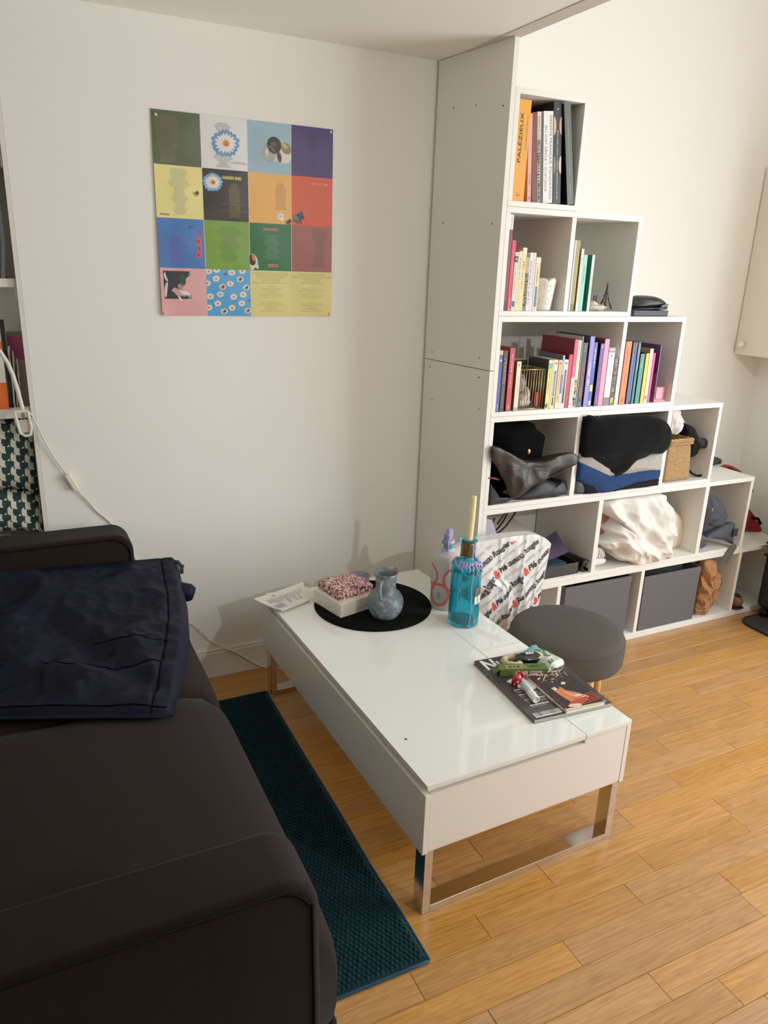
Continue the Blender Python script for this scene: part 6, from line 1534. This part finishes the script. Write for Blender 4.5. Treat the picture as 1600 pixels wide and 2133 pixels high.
# ------------------------------------------------------------------ clip lamp with its cord
lamp = thing('clip_lamp', 'white gooseneck clip lamp with an inline cord switch clamped to the alcove shelf', 'lamp', (-1.523, -.02, 1.05))
WP = mat('lamp_white', (226, 222, 210), .35, var=.02)
mb = MB(); mb.tube([(-1.521, -.030, 1.090), (-1.523, -.030, 1.125), (-1.530, -.029, 1.175), (-1.538, -.027, 1.222), (-1.549, -.025, 1.262), (-1.566, -.024, 1.297), (-1.590, -.024, 1.324), (-1.63, -.027, 1.342), (-1.69, -.035, 1.345)], .0062, 12); mb.build('gooseneck', WP, parent=lamp, world=True)
mb = MB(); mb.tube([(-1.547, -.045, 1.112), (-1.542, -.047, 1.072), (-1.537, -.049, 1.042), (-1.522, -.050, 1.032), (-1.507, -.049, 1.036), (-1.503, -.047, 1.060), (-1.507, -.045, 1.100), (-1.507, -.045, 1.112)], .0048, 8)
mb.add([(-1.540, -.046, 1.085), (-1.511, -.046, 1.085), (-1.507, -.047, 1.045), (-1.533, -.048, 1.042)], [(0, 1, 2, 3), (3, 2, 1, 0)], 1)
mb.box(-1.548, -1.505, -.050, .006, 1.1085, 1.1165); mb.box(-1.545, -1.507, -.046, -.012, 1.062, 1.070)
mb.tube([(-1.524 + .006 * math.cos(a), -.038 + .0 * a, 1.075 + .0035 * a / PI + .006 * math.sin(a)) for a in [k * PI / 5 for k in range(40)]], .0012, 5, 1)
mb.build('clamp', [WP, C((190, 178, 164), .5)], parent=lamp, world=True)
mb = MB(); T_ = Matrix.Translation((-1.69, -.035, 1.345)) @ Matrix.Rotation(-1.9, 4, 'Y'); mb.lathe([(0, -.01), (.016, -.008), (.020, .02), (.045, .075), (.043, .075), (.018, .022), (0, .018)], 28, 0, T_); mb.build('lamp_shade', WP, parent=lamp, world=True)
cp = [(-1.508, -.030, 1.100), (-1.500, -.024, 1.098), (-1.492, -.020, 1.080), (-1.478, -.016, 1.035), (-1.462, -.012, .99), (-1.440, -.010, .94), (-1.410, -.010, .885), (-1.397, -.010, .856), (-1.384, -.010, .830), (-1.355, -.008, .79), (-1.325, -.006, .742), (-1.285, -.006, .697), (-1.24, -.006, .62), (-1.18, -.006, .48), (-1.12, -.006, .36), (-1.05, -.018, .272), (-1.02, -.018, .255), (-.985, -.018, .215), (-.955, -.018, .175), (-.91, -.019, .136), (-.85, -.020, .095), (-.79, -.022, .045), (-.74, -.03, .012), (-.69, -.05, .004), (-.60, -.07, .004), (-.5, -.05, .004)]
cs_ = []
for i in range(len(cp) - 1):
    a, b_, c, d = [Vector(cp[max(0, min(len(cp)-1, i + k))]) for k in (-1, 0, 1, 2)]
    for k in range(6):
        t = k / 6; cs_.append(0.5 * ((2*b_) + (c-a)*t + (2*a-5*b_+4*c-d)*t*t + (3*b_-a-3*c+d)*t**3))
mb = MB(); mb.tube(cs_, .0027, 8); mb.build('cord', WP, parent=lamp, world=True)
mb = MB(); mb.box(-.009, .009, -.009, .009, -.031, .031); mb.v = [tuple(Matrix.Translation((-1.397, -.0115, .857)) @ Matrix.Rotation(-.45, 4, 'Y') @ Vector(p)) for p in mb.v]
sw = mb.build('switch', mat('switch_white', (236, 230, 206), .4), parent=lamp, world=True, bevel=.003)

# ------------------------------------------------------------------ wall cabinet on the right wall
cb = thing('wall_cabinet', 'white wall cabinet with a round knob high on the right wall', 'cabinet', (1.82, -.30, 1.233))
CABM = mat('cabinet_white', (222, 216, 202), .55, var=.015)
mb = MB(); mb.box(1.742, XR - .001, -.62, -.012, 1.236, 2.08); mb.build('carcass', CABM, parent=cb, world=True, bevel=.001)
mb = MB(); mb.box(1.7235, 1.7412, -.625, -.006, 1.231, 2.085); dr = mb.build('door', CABM, parent=cb, world=True, bevel=.0015)
mb = MB(); T_ = Matrix.Translation((1.7235, -.052, 1.281)) @ Matrix.Rotation(-PI/2, 4, 'Y')
mb.lathe([(.006, 0), (.0062, .008), (.012, .012), (.0165, .018), (.0168, .023), (.013, .029), (.006, .0315), (0, .032)], 28, 0, T_)
kb = mb.build('knob', mat('knob_white', (232, 226, 208), .4), parent=dr, world=False)
kb.data.transform(Matrix.Translation(-Vector(cb.location)))
